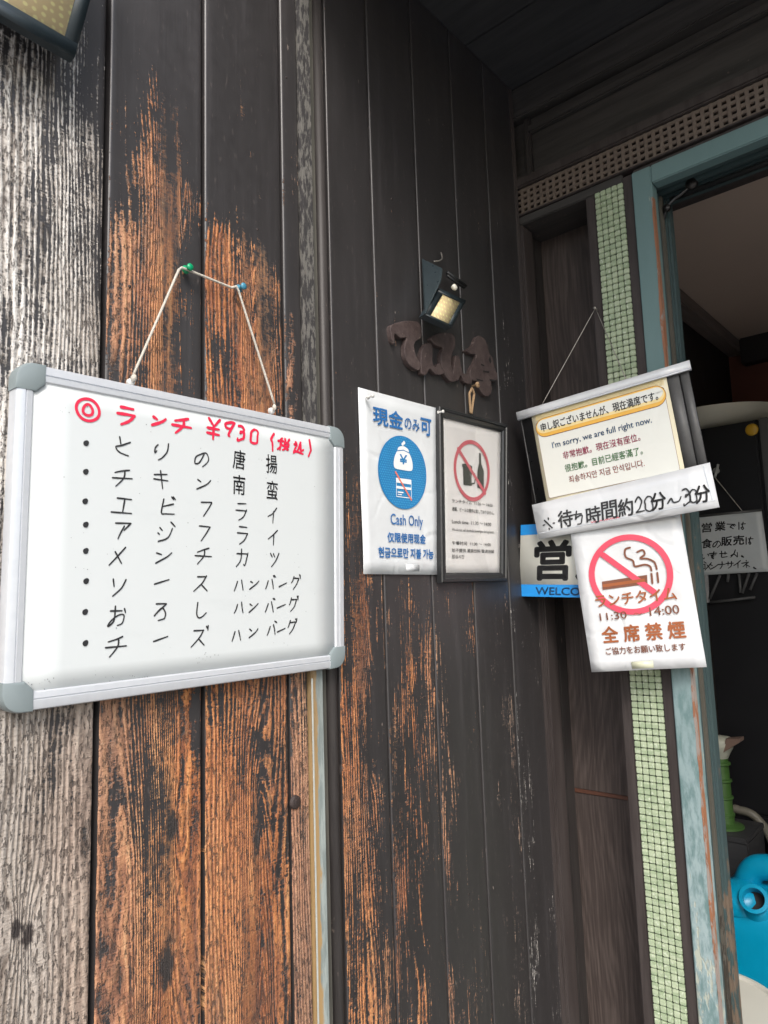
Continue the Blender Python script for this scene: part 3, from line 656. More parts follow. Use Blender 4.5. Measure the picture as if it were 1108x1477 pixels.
def stroke(s, ch, u, v, wm, hm_, thick, jit=.02, slant=0.0, rot=0.0):
    """one handwritten character centred on u,v; size in metres"""
    if ch not in STK:
        return [text(s, ch, u-wm/2/s.w, v-hm_/2/s.h, u+wm/2/s.w, v+hm_/2/s.h, .008, shear=-slant, rot=_r.uniform(-.05, .05)+rot)]
    out = []
    for st in STK[ch].split():
        cur = st[0] == '~'; st = st.lstrip('~')
        P = [Vector((int(st[i])/9.-.5+_r.uniform(-jit, jit), int(st[i+1])/9.-.5+_r.uniform(-jit, jit))) for i in range(0, len(st)-1, 2)]
        if len(P) == 1: P.append(P[0]+Vector((.04, .04)))
        if cur and len(P) > 3 and st[:2] == st[-2:]: P = catmull(P[:-1], 5, True); P.append(P[0]+Vector((.02, .02)))
        else: P = catmull(P, 5) if cur and len(P) > 2 else [P[0].lerp(P[-1], 0) if len(P) < 2 else q for q in P]
        if not cur:
            Q = []
            for a, b in zip(P, P[1:]): Q += [a.lerp(b, k/4) for k in range(4)]
            P = Q+[P[-1]]
        pts = []; ws = []
        for i, q in enumerate(P):
            X = q.x-slant*q.y*-1*-1; pts.append((u+(X*math.cos(rot)-q.y*math.sin(rot))*wm/s.w, v+(X*math.sin(rot)+q.y*math.cos(rot))*hm_/s.h))
            ws.append(thick*(1.12-.45*abs(i/max(1, len(P)-1)-.25)+_r.uniform(-.06, .06)))
        out += s.line(pts, ws)
    return out
def inv(s, px, py):
    """u,v of the point of the sheet that the photograph shows at px,py"""
    r = ray(px, py); p = CAM+r*((s.c[0]-CAM).dot(s.n)/r.dot(s.n)); u = v = .5
    for _ in range(12):
        e = p-s.pt(u, v); du = (s.pt(u+.01, v)-s.pt(u, v))*100; dv = (s.pt(u, v+.01)-s.pt(u, v))*100
        A = np.array([[du.dot(du), du.dot(dv)], [du.dot(dv), dv.dot(dv)]]); b = np.array([e.dot(du), e.dot(dv)]); x = np.linalg.solve(A, b); u += x[0]; v += x[1]
    return u, v
def pin(name, loc, d, mat, label, r=.0052):
    m = MB(); m.lathe(loc, [(.0008, .001), (.0008, .004), (r, .005), (r*1.02, .0065), (r*.55, .008), (r*.5, .013), (r*.85, .0145), (r*.85, .0165), (r*.3, .0175), (.0002, .0176)], 20, d)
    return tag(m.build(name, mat, None, True, origin=loc), label, 'push pin')
OUTA = Vector((0, -1, 0)); OUTB = Vector((-1, 0, 0))

# ------------------------------------------------------------------ whiteboard
YB = WA-.020
Q = [pA(24.4, 518.3, YB), pA(496, 618.8, YB), pA(498, 961.5, YB), pA(1.9, 1031.9, YB)]
wbs = Sheet(*Q); W_, H_ = wbs.w, wbs.h
wb = empty('whiteboard', (Q[0]+Q[2])/2, 'white menu whiteboard with silver frame and grey corners, red heading over black handwritten rows', 'whiteboard')
fw = .0185
fu, fv = fw/W_, fw/H_
wbs.slab('writing_panel', M_WB, wb, fu*.8, fv*.8, 1-fu*.8, 1-fv*.8, off=-.0024, th=.008)
wbs.slab('back_panel', M_CAP, wb, fu*.3, fv*.3, 1-fu*.3, 1-fv*.3, off=-.0125, th=.003)
au = (wbs.c[1]-wbs.c[0]).normalized(); av = (wbs.c[3]-wbs.c[0]).normalized()
def rail(p, q, inw):       # extruded profile from p to q; inw points to the board's middle
    prof_ = [(0, -.015), (0, -.0035), (.0012, -.0008), (.004, 0), (.0095, .0002), (.0100, -.0010), (.0108, -.0010), (.0113, 0), (.0165, -.0005), (.0180, -.0022), (.0185, -.0052), (.0185, -.015)]
    V = []; n = len(prof_)
    for e in (p, q): V += [e+inw*a+wbs.n*b for a, b in prof_]
    F = [(i, (i+1) % n, n+(i+1) % n, n+i) for i in range(n)]+[tuple(range(n))[::-1], tuple(range(n, 2*n))]
    return autosmooth(mesh('frame_rail', V, F, M_ALU, wb), 25)
cu_, cv_ = .0278/W_, .0278/H_
rail(wbs.pt(cu_, 0), wbs.pt(1-cu_, 0), av); rail(wbs.pt(cu_, 1), wbs.pt(1-cu_, 1), -av)
rail(wbs.pt(0, cv_), wbs.pt(0, 1-cv_), au); rail(wbs.pt(1, cv_), wbs.pt(1, 1-cv_), -au)
def cap(u, v):
    su = 1 if u == 0 else -1; sv = 1 if v == 0 else -1
    c = wbs.pt(u, v); L = .0290; t_ = .0197; R = .019; pts = []
    pts += [(L, -.001)]
    for k in range(9):
        a = math.radians(90*k/8); pts.append((R-.001-R*math.sin(a), R-.001-R*math.cos(a)))
    pts += [(-.001, L), (t_, L)]
    for k in range(5):
        a = math.radians(90*k/4); pts.append((t_+.0045*math.sin(a)*.9, t_+.010-.0055*math.sin(a)-.0045*(1-math.cos(a)) if False else L-(L-t_-.004)*math.sin(a)*.75))
    pts += [(L, t_)]
    V = []; n = len(pts); mid = Vector((R*.8, R*.8))
    for off, sh in ((-.0155, 0), (-.003, 0), (.0006, .0012), (.0014, .0035)):
        for a, b in pts:
            q = Vector((a, b)); q = q+(mid-q).normalized()*sh
            V.append(c+au*su*q.x+av*sv*q.y+wbs.n*off)
    F = [(k*n+i, k*n+(i+1) % n, (k+1)*n+(i+1) % n, (k+1)*n+i) for k in range(3) for i in range(n)]+[tuple(range(n))[::-1], tuple(range(3*n, 4*n))]
    return autosmooth(mesh('corner_cap', V, F, M_CAP, wb), 40)
for u in (0, 1):
    for v in (0, 1): cap(u, v)
def wpx(x, y): return inv(wbs, x/2.1308, 500+y/2.1308)
red = [('@', 273, 193, 1.05), ('ラ', 390, 210, 1), ('ン', 493, 226, .8), ('チ', 562, 240, .95), ('¥', 657, 247, .95), ('9', 709, 247, .75), ('3', 744, 264, .7), ('0', 783, 272, .7), ('(', 838, 292, .75), ('税', 872, 297, .8), ('込', 920, 308, .75), (')', 957, 312, .75)]
for ch, x, y, k in red:
    u, v = wpx(x, y)
    hh = .030*k if ch in '()¥930' else .0225*k
    wbs.flat('red_character', stroke(wbs, ch, u, v, .0225*k*(1.15 if ch not in '()930' else 1.0), hh, .0034, .02 if ch != '@' else .0, .10) if ch != '@' else wbs.line([(u+(.0052+.0012*math.sin(k))*math.cos(k)/wbs.w, v+.0060*math.sin(k)/wbs.h) for k in np.linspace(-.4, 5.7, 26)], .0030)+wbs.line([(u+.0125*math.cos(k)*(1+.05*math.sin(2*k))/wbs.w, v+.0118*math.sin(k)/wbs.h) for k in np.linspace(-1.9, 4.7, 40)], .0032), M_RED, wb, -.0018)
rows_ = ['・とりの唐揚', '・チキン南蛮', '・エビフライ', '・アジフライ', '・メンチカツ', '・ソースハンバーグ', '・おろしハンバーグ', '・チーズハンバーグ']
posn = [[(267, 296), (378, 300), (502, 318), (625, 340), (738, 346), (838, 360)], [(266, 384), (380, 400), (498, 405), (630, 418), (738, 424), (840, 441)], [(264, 475), (380, 485), (512, 490), (633, 493), (745, 505), (842, 515)],
 [(266, 547), (380, 560), (510, 568), (628, 568), (748, 577), (843, 583)], [(266, 628), (368, 640), (507, 643), (628, 640), (747, 645), (845, 650)],
 [(267, 721), (365, 733), (500, 720), (622, 722), (738, 730), (785, 728), (833, 727), (873, 729), (910, 724)], [(264, 816), (365, 823), (497, 808), (618, 808), (738, 800), (783, 798), (832, 797), (868, 795), (903, 790)],
 [(265, 912), (360, 918), (497, 895), (613, 890), (730, 885), (783, 875), (838, 868), (868, 868), (899, 860)]]
for ri, (rw, ps) in enumerate(zip(rows_, posn)):
    P = []
    for k, (ch, (x, y)) in enumerate(zip(rw, ps)):
        u, v = wpx(x, y)
        P = []
        if ch == '・': P.append(wbs.disc(u, v, .0030, 10)); P.append(wbs.disc(u+.002, v-.003, .0024, 9)); wbs.flat('bullet_dot', P, M_INK, wb, -.0018); continue
        big = k <= 3 or ri < 5
        sz = .0212 if big else .0165
        if ch in '唐揚南蛮': P += stroke(wbs, ch, u, v, .0185, .0245, .0016)
        else: P += stroke(wbs, ch, u, v, sz*(1.1 if k < 4 else 1.0), sz*(1.06 if k < 4 else 1.15)*(.9 if ch in 'ツイ' else 1), .0017, .028, .10)
        wbs.flat('handwritten_character', P, M_INK, wb, -.0018)
rr = random.Random(3); P = []
for _ in range(120):
    u, v = rr.uniform(.06, .94), rr.uniform(.07, .95)
    if rr.random() < .5: u, v = rr.choice([(.08, .93), (.22, .93), (.13, .12), (.3, .95), (.5, .9)]); u += rr.gauss(0, .02); v = min(.945, v+rr.gauss(0, .015))
    P.append(wbs.disc(u, v, rr.uniform(.0002, .0007), 6))
wbs.flat('ink_specks', P, plain('faint_ink', (.22, .24, .25), .5), wb, -.0020)['kind'] = 'stuff'
# eyelets on the top rail and the hanging cord over two push pins
e1 = pA(190, 547, WA-.010); e2 = pA(393, 589, WA-.010)
for e in (e1, e2):
    m = MB(); m.lathe(e+Vector((0, .004, -.003)), [(.0002, .006), (.0035, .0055), (.0045, .003), (.0045, 0)], 14, OUTA); m.build('eyelet', M_PINW, wb, True)
g1 = pA(263, 392, WA-.014); g2 = pA(339, 418, WA-.014)
pin('push_pin', pA(264, 391, WA), OUTA, M_PING, 'green push pin holding the upper left bend of the whiteboard cord')
pin('push_pin', pA(341, 418, WA), OUTA, M_PINB, 'pale blue push pin holding the right bend of the whiteboard cord')
def cord(name, pts, r, mat, label, par, sag=0.0):
    P = []
    for a, b in zip(pts, pts[1:]):
        for k in range(12):
            q = Vector(a).lerp(Vector(b), k/12); q = q+Vector((0, 0, -sag*4*(k/12)*(1-k/12))); P.append(q)
    P.append(Vector(pts[-1])); m = MB(); m.tube(P, r, 7)
    return tag(m.build(name, mat, par, True, origin=pts[0]), label)
k1 = [e1+Vector((-.001, -.004, .002)), pA(258, 389, WA-.010), pA(262, 386, WA-.010), pA(268, 388, WA-.010), pA(334, 415, WA-.010), pA(341, 413, WA-.010), pA(344, 419, WA-.010), e2+Vector((.001, -.004, .003))]
cord('hanging_cord', k1, .0016, M_CORD, 'white cord rising from the whiteboard over the green and blue pins', wb)
m = MB(); m.lathe(e1+Vector((0, -.004, 0)), [(.0002, -.004), (.003, -.002), (.0036, .001), (.002, .004), (.0002, .005)], 10, Vector((.3, -.3, 1))); m.build('cord_knot', M_CORD, wb, True)
m = MB(); m.lathe(e2+Vector((0, -.004, 0)), [(.0002, -.004), (.0026, -.002), (.003, .002), (.0002, .006)], 10); m.build('cord_knot', M_CORD, wb, True)

# ------------------------------------------------------------------ cash-only poster
cs = Sheet(pA(517.4, 558.3, WA-.004), pA(634.6, 589.7, WA-.005), pA(634.5, 829, WA-.004), pA(525.3, 828, WA-.004), wob=.0016)
cp = empty('cash_only_poster', cs.pt(.5, .5), 'white laminated poster with a blue purse circle and blue cash only lettering', 'poster')
cs.slab('paper', M_PAPER, cp, th=.0007, wob=.0022, off=-.0008)
O1, O2, O3, O4 = .0006, .0009, .0012, .0015
def cpx(x, y): return inv(cs, 490+x/3.8207, 540+y/3.8207)
def box4(f, x0, y0, x1, y1, x2=None, y2=None): pass
cs.flat('heading_print', [text(cs, '現金', .15, .085, .50, .185, .035), text(cs, 'のみ', .525, .105, .715, .175, .02), text(cs, '可', .735, .085, .87, .185, .035)], I_BLUE, cp, O1+.0004)
cc = cpx(350, 540)
R_ = .0605
cs.flat('blue_circle_print', [cs.disc(cc[0], cc[1], R_, 64)], I_CYAN, cp, O1)
dots = []
for i in range(-15, 16):
    for j in range(-15, 16):
        a, b = (i+.5*(j % 2))*.0042, j*.0038
        if a*a+b*b < (R_-.003)**2: dots.append(cs.disc(cc[0]+a/cs.w, cc[1]+b/cs.h, .0013, 6))
o = cs.flat('halftone_dots', dots, I_DOT, cp, O2); o['kind'] = 'stuff'
def shp(pts, c0, k, s): return s.poly([(c0[0]+x*k/s.w, c0[1]+y*k/s.h) for x, y in pts])
purse = catmull([Vector(p) for p in [(-7.2, -5.2), (-6.4, -7.4), (-3.5, -9), (0, -9.6), (3.5, -9), (6.4, -7.4), (7.2, -5.2), (10.2, -.5), (11.6, 4.5), (11, 8.4), (8, 9.6), (0, 9.8), (-8, 9.6), (-11, 8.4), (-11.6, 4.5), (-10.2, -.5)]], 4, True)
pc = (cc[0], cc[1]-.082)
cs.flat('purse_print', [shp(purse, pc, .00205, cs), cs.disc(pc[0]-.008, pc[1]-11.2*.00205/cs.h, .0028, 14), cs.disc(pc[0]+.010, pc[1]-12.6*.00205/cs.h, .0030, 14)], I_WHITE, cp, O3)
cs.flat('clasp_print', cs.line([(pc[0]-7.4*.00205/cs.w, pc[1]-4.9*.00205/cs.h), (pc[0], pc[1]-6.4*.00205/cs.h), (pc[0]+7.4*.00205/cs.w, pc[1]-4.9*.00205/cs.h)], .0014)+[text(cs, '¥', pc[0]-.045, pc[1]-.018, pc[0]+.045, pc[1]+.035, .05)], I_CYAN, cp, O4)
kc = (cc[0]+.005, cc[1]+.090); cw_, ch_ = .0185, .0120*1.25
cs.flat('card_print', [cs.poly([(kc[0]-cw_/cs.w, kc[1]-ch_/cs.h), (kc[0]+cw_/cs.w, kc[1]-ch_/cs.h), (kc[0]+cw_/cs.w, kc[1]-ch_*.52/cs.h), (kc[0]-cw_/cs.w, kc[1]-ch_*.52/cs.h)]), cs.poly([(kc[0]-cw_/cs.w, kc[1]-ch_*.15/cs.h), (kc[0]+cw_/cs.w, kc[1]-ch_*.15/cs.h), (kc[0]+cw_/cs.w, kc[1]+ch_*.12/cs.h), (kc[0]-cw_/cs.w, kc[1]+ch_*.12/cs.h)])]
 + cs.line([(kc[0]+a*cw_/cs.w, kc[1]+b*ch_/cs.h) for a, b in ((-1, -1), (1, -1), (1, 1), (-1, 1))], .0016, True) + cs.line([(kc[0]-.8*cw_/cs.w, kc[1]+.5*ch_/cs.h), (kc[0]-.1*cw_/cs.w, kc[1]+.5*ch_/cs.h)], .002)
 + cs.line([(kc[0]-.8*cw_/cs.w, kc[1]+.75*ch_/cs.h), (kc[0]-.3*cw_/cs.w, kc[1]+.75*ch_/cs.h)], .0014), I_WHITE, cp, O3)
cs.flat('card_slash_print', cs.line([(kc[0]-.105, kc[1]-.085), (kc[0]+.09, kc[1]+.062)], .0030), I_SAL, cp, O4)
cs.flat('english_print', [text(cs, 'Cash Only', .335, .668, .755, .746, .012)], I_BLUE, cp, O1)
cs.flat('chinese_print', [text(cs, '仅限使用现金', .29, .772, .795, .825, .04)], I_BLUE, cp, O1)
cs.flat('korean_print', [text(cs, '현금으로만 지불 가능', .175, .856, .905, .910, .045)], I_BLUE, cp, O1)
cs.slab('tape', M_PAPER, cp, .52, .945, .70, .980, off=.0008, th=.0002, nu=2, nv=2)
pin('push_pin', pA(527, 574, WA-.004), OUTA, M_PINW, 'clear push pin in the upper left corner of the cash only poster', .0035)
pin('push_pin', pA(629, 596, WA-.004), OUTA, M_PINW, 'clear push pin in the upper right corner of the cash only poster', .0035)

# ------------------------------------------------------------------ black framed notice
fs = Sheet(pA(634.5, 585.5, WA-.014), pA(733.6, 612.5, WA-.014), pA(732.8, 838.5, WA-.014), pA(638.5, 840.5, WA-.014))
fr = empty('framed_notice', fs.pt(.5, .5), 'black framed notice showing a pale red ring struck over a beer mug and bottle', 'framed notice')
def framebar(p, q, inw, out_, wd):
    prof_ = [(0, -.012), (0, -.002), (.0015, 0), (wd*.35, .0006), (wd*.45, -.0016), (wd*.8, -.0022), (wd, -.0048), (wd, -.012)]
    V = []; n = len(prof_)
    for e, sgn in ((p, 1), (q, -1)): V += [e+inw*a+(q-p).normalized()*sgn*a+fs.n*b for a, b in prof_]
    return autosmooth(mesh('frame_bar', V, [(i, (i+1) % n, n+(i+1) % n, n+i) for i in range(n)]+[tuple(range(n))[::-1], tuple(range(n, 2*n))], M_FRAME, fr), 30)
c_ = [fs.pt(0, 0), fs.pt(1, 0), fs.pt(1, 1), fs.pt(0, 1)]; fx = (c_[1]-c_[0]).normalized(); fy = (c_[3]-c_[0]).normalized()
for a, b, d in ((0, 1, fy), (1, 2, -fx), (2, 3, -fy), (3, 0, fx)): framebar(c_[a], c_[b], d, None, .0165)
fs.slab('backing', M_FRAME, fr, .02, .02, .98, .98, off=-.0105, th=.0015)
fs.slab('notice_paper', M_CREAM, fr, .05, .04, .95, .96, off=-.0080, th=.0006, wob=.0012)
def fpx(x, y): return inv(fs, 490+x/3.8207, 540+y/3.8207)
rc = fpx(748, 527); RR = .0575
OF = -.0068
fs.flat('mug_and_bottle_print', [fs.poly([fpx(*q) for q in ((697, 505), (745, 520), (745, 612), (700, 606))]), fs.poly([fpx(*q) for q in ((693, 490), (722, 488), (748, 503), (748, 522), (693, 506))])]
 + fs.line([fpx(*q) for q in ((744, 542), (762, 546), (764, 575), (760, 598), (744, 600))], .0034)
 + [fs.poly([fpx(*q) for q in ((786, 430), (795, 432), (798, 490), (812, 530), (812, 632), (776, 622), (776, 528), (786, 485))])], I_OLV, fr, OF)
a45 = math.radians(47)
fs.flat('prohibition_ring_print', [fs.disc(rc[0], rc[1], RR, 64, RR-.0075)]+fs.line([(rc[0]-.76*RR/fs.w, rc[1]-.62*RR/fs.h), (rc[0]+.72*RR/fs.w, rc[1]+.68*RR/fs.h)], .0070), I_DRED, fr, OF+.0003)
def row(x0, yl, x1, yr, t_, h, mat=I_GREY, bold=.0):
    a = fpx(x0, yl); b = fpx(x1, yr); return text(fs, t_, a[0], (a[1]+b[1])/2-h/2, b[0], (a[1]+b[1])/2+h/2, bold)
lines_ = [(637, 690, 860, 722, 'ランチタイム  11:30 〜 14:00', .021), (637, 732, 868, 768, '酒類、ビールの提供は致しておりません。', .023), (637, 803, 852, 830, 'Lunch time  11:30 〜 14:00', .021), (637, 848, 868, 876, 'We do not sell alcoholic beverages during lunch.', .021),
          (637, 925, 850, 938, '午餐时间  11:30 〜 14:00', .022), (637, 962, 868, 980, '恕不提供 酒类饮料 敬请谅解', .022), (637, 1000, 705, 1006, '점심시간', .022)]
fs.flat('small_print', [row(*l[:5], l[5], bold=.012) for l in lines_], I_OLV, fr, OF)
t = NT('clear_glazing'); t.out((1, 1, 1), .06, Transmission_Weight=1.0, IOR=1.25); M_GLASS = t.m
t.b.inputs['Alpha'].default_value = .12
fs.slab('glazing', M_GLASS, fr, .05, .04, .95, .96, off=-.0048, th=.0004, nu=1, nv=1)
h0 = pA(681, 557, WA-.012)
m = MB(); m.lathe(pA(681, 557, WA), [(.002, 0), (.002, .010), (.0055, .011), (.0055, .014), (.0015, .0155)], 12, OUTA)
tag(m.build('screw_hook', M_TAN, None, True, origin=pA(681, 557, WA)), 'tan knobbed hook on the wall just above the black framed notice', 'hook')
cord('hanging_cord', [pA(679, 596, WA-.010), pA(677, 568, WA-.011), pA(681, 560, WA-.012), pA(684, 568, WA-.011), pA(680, 597, WA-.009)], .0024, M_TAN, 'short tan cord loop holding the black framed notice', fr)
#@@PART3
# ------------------------------------------------------------------ carved wooden shop lettering
def c8(x, y, yy=WA-.009): return pA(560+x/5.0364, 340+y/5.0364, yy)
LET = {
 'a': [(20, 660), (55, 635), (110, 620), (200, 620), (238, 650), (243, 735), (205, 765), (190, 800), (205, 870), (235, 930), (228, 975), (190, 965), (150, 930), (125, 870), (122, 800), (135, 742), (90, 742), (50, 712), (48, 782), (28, 745)],
 'b': [(246, 1000), (238, 900), (252, 820), (285, 778), (318, 790), (326, 850), (322, 910), (345, 958), (370, 925), (392, 960), (405, 1000), (350, 1008), (305, 965), (278, 1008)],
 'c': [(312, 745), (360, 710), (430, 702), (482, 725), (488, 800), (466, 860), (458, 930), (478, 1000), (497, 1050), (455, 1058), (412, 1005), (388, 930), (386, 860), (400, 815), (350, 795)],
 'd': [(476, 1015), (482, 940), (492, 872), (520, 878), (530, 940), (548, 1000), (585, 1000), (612, 1050), (600, 1078), (555, 1062), (530, 1012), (508, 1052)],
 'e': [(568, 832), (618, 795), (645, 732), (690, 738), (722, 790), (735, 850), (760, 890), (775, 960), (795, 1000), (792, 1052), (752, 1058), (755, 1120), (735, 1162), (700, 1160), (662, 1110), (650, 1062), (605, 1040), (600, 970), (628, 925), (640, 868), (600, 856)],
}
sg = empty('wooden_lettering', c8(400, 900), 'brown carved wooden brush style shop letters fixed on the black boards', 'lettering')
def carve(pts, name, y_front, depth, par, mat):
    P = catmull([c8(a, b, y_front) for a, b in pts], 4, True); n = len(P)
    c = sum(P, Vector())/n; V = []
    for dy, ins in ((depth, 0), (.0014, 0), (.0003, .0004), (0, .0012)):
        for i, p in enumerate(P):
            d = (P[(i+1) % n]-P[i-1]).normalized(); nrm = Vector((-d.z, 0, d.x))
            V.append(p+Vector((0, dy, 0))+nrm*ins*-1)
    ar = sum((P[i].x*P[(i+1) % n].z-P[(i+1) % n].x*P[i].z) for i in range(n))
    if ar > 0:     # orientation: make sure the chamfer goes inwards
        V = V[:n]+V[n:2*n]+[2*V[n+i]-v if False else v for i, v in enumerate(V[2*n:])]
        for k, ins in ((2, .0004), (3, .0012)):
            for i, p in enumerate(P):
                d = (P[(i+1) % n]-P[i-1]).normalized(); nrm = Vector((-d.z, 0, d.x)); V[k*n+i] = p+Vector((0, (.0003, 0)[k-2], 0))+nrm*ins
    F = [(k*n+i, k*n+(i+1) % n, (k+1)*n+(i+1) % n, (k+1)*n+i) for k in range(3) for i in range(n)]+[tuple(range(3*n, 4*n))]
    return autosmooth(mesh(name, V, F, mat, par), 18)
for k, pts in LET.items(): carve(pts, 'letter', WA-.009, .009, sg, M_CARVE)
for s0 in ([(676, 928), (700, 940), (698, 950), (674, 940)], [(690, 978), (735, 985), (732, 996), (690, 990)], [(730, 900), (742, 872), (750, 915), (742, 930)], [(640, 1035), (690, 1050), (688, 1058), (645, 1050)], [(735, 1040), (790, 1050), (785, 1060), (740, 1054)]):
    P = [c8(a, b, WA-.0096) for a, b in s0]; mesh('letter_slot_shade', P, [(0, 1, 2, 3)], M_GROOVE, sg)  # flat near-black faces paint the shade of the recessed slots

# ------------------------------------------------------------------ solar wall lights
# upper left lamp: its lower right corner is in the picture
yl = WA-.045
us = Sheet(pA(-45, -238, yl), pA(160, -112, yl), pA(106, 85, yl), pA(-98, -34, yl))
L = empty('wall_light', us.pt(.5, .5), 'large black wall light with a speckled yellow panel at the upper left corner', 'wall light', 'solar wall lights on the board wall')
us.slab('housing', M_LAMPB, L, off=-.001, th=.007, nu=1, nv=1)
for a in ((0, 0, 1, .09), (0, .905, 1, 1), (0, .0905, .085, .9045), (.895, .0905, 1, .9045)): us.slab('bezel', M_LAMPB, L, *a, off=.0022, th=.0032, nu=1, nv=1)
us.slab('led_panel', M_PHOS, L, .085, .09, .895, .905, off=.0004, th=.001, nu=1, nv=1)
q = us.pt(.5, .5); MB().box(q.x-.02, q.x+.02, WA-.033, WA-.0005, q.z-.02, q.z+.02, .003).build('bracket', M_LAMPB, L)
# small lamp over the lettering
def l8(x, y, yy): return pA(560+x/5.0364, 340+y/5.0364, yy)
ls = Sheet(l8(368, 385, WA-.040), l8(560, 474, WA-.040), l8(455, 668, WA-.052), l8(258, 574, WA-.052))
L = empty('wall_light', ls.pt(.5, .5), 'small black wall light with a gold panel above the carved wooden letters', 'wall light', 'solar wall lights on the board wall')
ls.slab('housing', M_LAMPB, L, off=-.001, th=.010, nu=1, nv=1)
pq = [inv(ls, 560+x/5.0364, 340+y/5.0364) for x, y in ((395, 428), (525, 488), (430, 640), (300, 580))]
pu0, pu1, pv0, pv1 = (pq[0][0]+pq[3][0])/2, (pq[1][0]+pq[2][0])/2, (pq[0][1]+pq[1][1])/2, (pq[2][1]+pq[3][1])/2
for a in ((0, 0, 1, pv0), (0, pv1, 1, 1), (0, pv0+.0005, pu0, pv1-.0005), (pu1, pv0+.0005, 1, pv1-.0005)): ls.slab('bezel', M_LAMPB, L, *a, off=.0018, th=.003, nu=1, nv=1)
ls.slab('led_panel', M_PHOS, L, pu0, pv0, pu1, pv1, off=.0006, th=.001, nu=1, nv=1)
MB().box(ls.pt(.3, .3).x, ls.pt(.3, .3).x+.02, WA-.034, WA-.0005, ls.pt(.3, .3).z-.01, ls.pt(.3, .3).z+.01, .002).build('bracket', M_LAMPB, L)
T = [pA(560+x/5.0364, 340+y/5.0364, yy) for (x, y, yy) in ((245, 165, WA-.004), (388, 235, WA-.044), (375, 320, WA-.050), (262, 560, WA-.058), (262, 560, WA-.004))]
T2 = [p+Vector((.004, .0005, -.0005)) for p in T]
o = mesh('solar_wedge', T+T2, [(0, 1, 2, 3, 4), (9, 8, 7, 6, 5), (0, 5, 6, 1), (1, 6, 7, 2), (2, 7, 8, 3), (3, 8, 9, 4), (4, 9, 5, 0)], M_LAMPS, L); autosmooth(o, 30)
m = MB(); m.lathe(pA(654, 413, WA-.054), [(.0002, .009), (.003, .008), (.0048, .004), (.005, 0)], 16, Vector((.1, -.6, -.8))); m.build('motion_sensor', plain('frosted_dome', (.6, .58, .5), .3), L, True)
ba, bb = pA(645, 393, WA-.020), pA(672, 412, WA-.020)
m = MB(); m.tube([ba, bb], .0035, 8); m.tube([ba+Vector((0, 0, -.006)), bb+Vector((-.006, 0, -.006))], .0025, 8); m.build('mounting_arm', M_FRAME, L, True)
m = MB(); m.tube(catmull([pA(626, 377, WA-.008), pA(634, 376, WA-.012), pA(638, 372, WA-.012), pA(636, 364, WA-.006)], 4), .0014, 7)
tag(m.build('wire_hook', M_METAL, None, True, origin=pA(630, 376, WA)), 'thin bent wire hook above the small gold panel light', 'hook')

# ------------------------------------------------------------------ blue and cream open sign
vtl = pB(751.5, 757.4, 1.246); vbl = pB(748.7, 860, 1.246)
d_ = Vector((.048, -.268, -.004)); 
ws_ = Sheet(vtl, vtl+d_, vbl+d_+Vector((0, 0, -.010)), vbl)
wl = empty('open_sign', ws_.pt(.5, .5), 'cream plastic open sign with blue top and bottom bands, partly behind the no smoking sheet', 'sign')
o = ws_.slab('sign_plate', M_SIGNW, wl, th=.003, nu=2, nv=2)
ws_.flat('blue_band_print', [ws_.poly([(0, 0), (1, 0), (1, .145), (0, .145)]), ws_.poly([(0, .835), (1, .835), (1, 1), (0, 1)])], I_LB, wl, .0003)
def gx(px, py): return inv(ws_, px, py)
a = gx(773, 782); b = gx(822, 838); kw = b[0]-a[0]
ws_.flat('outline_print', [text(ws_, ch, a[0]+i*kw*1.18, .245, a[0]+i*kw*1.18+kw, .765, .05) for i, ch in enumerate('営業中')], I_BLK, wl, .0004)
a2 = gx(773, 850)
ws_.flat('welcome_print', [text(ws_, 'WELCOME', a2[0], .872, a2[0]+kw*1.72, .972, .05)], I_NAVY, wl, .0006)

# ------------------------------------------------------------------ no smoking sheet
XL, XR = 1.236, 1.292
def q5(x, y, X): return pB(720+x/2.8557, 500+y/2.8557, X)
ns = Sheet(q5(289, 738, XL), q5(741, 662, XR), q5(856, 1320, XR), q5(381, 1341, XL), wob=.0030)
np_ = empty('no_smoking_sheet', ns.pt(.5, .5), 'white laminated sheet with a red no smoking ring above brown lunch time lettering', 'poster')
ns.slab('paper', M_PAPER2, np_, th=.0007, wob=.0030, off=-.0005)
def npx(x, y): return inv(ns, 720+x/2.8557, 500+y/2.8557)
O1, O2, O3, O4 = .0013, .0017, .0021, .0025
def pl(l): return [npx(*q) for q in l]
ns.flat('cigarette_print', [ns.poly(pl([(424, 968), (610, 940), (612, 978), (427, 1002)]))]+[x for p0 in (((628, 936), (632, 974)), ((652, 932), (656, 970))) for x in ns.line(pl(p0), .0035)], I_BRN, np_, O1)
ns.flat('cigarette_tip_print', [ns.poly(pl([(426, 980), (600, 955), (601, 968), (427, 992)]))], I_ORA, np_, O2)
ns.flat('smoke_print', ns.line(catmull([Vector(q) for q in pl([(540, 828), (520, 836), (522, 866), (552, 882), (560, 905), (600, 898), (622, 905), (628, 922)])], 5), .0034)+ns.line(catmull([Vector(q) for q in pl([(570, 846), (592, 838), (600, 856), (582, 872), (612, 874), (640, 888), (650, 916)])], 5), .0034), I_BRN, np_, O1)
rc = npx(540, 938); RR = .0720
ns.flat('prohibition_ring_print', [ns.disc(rc[0], rc[1], RR, 72, RR-.0105)]+ns.line(pl([(428, 858), (640, 1012)]), .0105), I_RED, np_, O3)
def rowt(s, f, x0, y0, x1, y1, txt, h, bold=0, shear=0):
    a = f(x0, y0); b = f(x1, y1); v = (a[1]+b[1])/2; return text(s, txt, a[0], v-h/2/s.h, b[0], v+h/2/s.h, bold, shear)
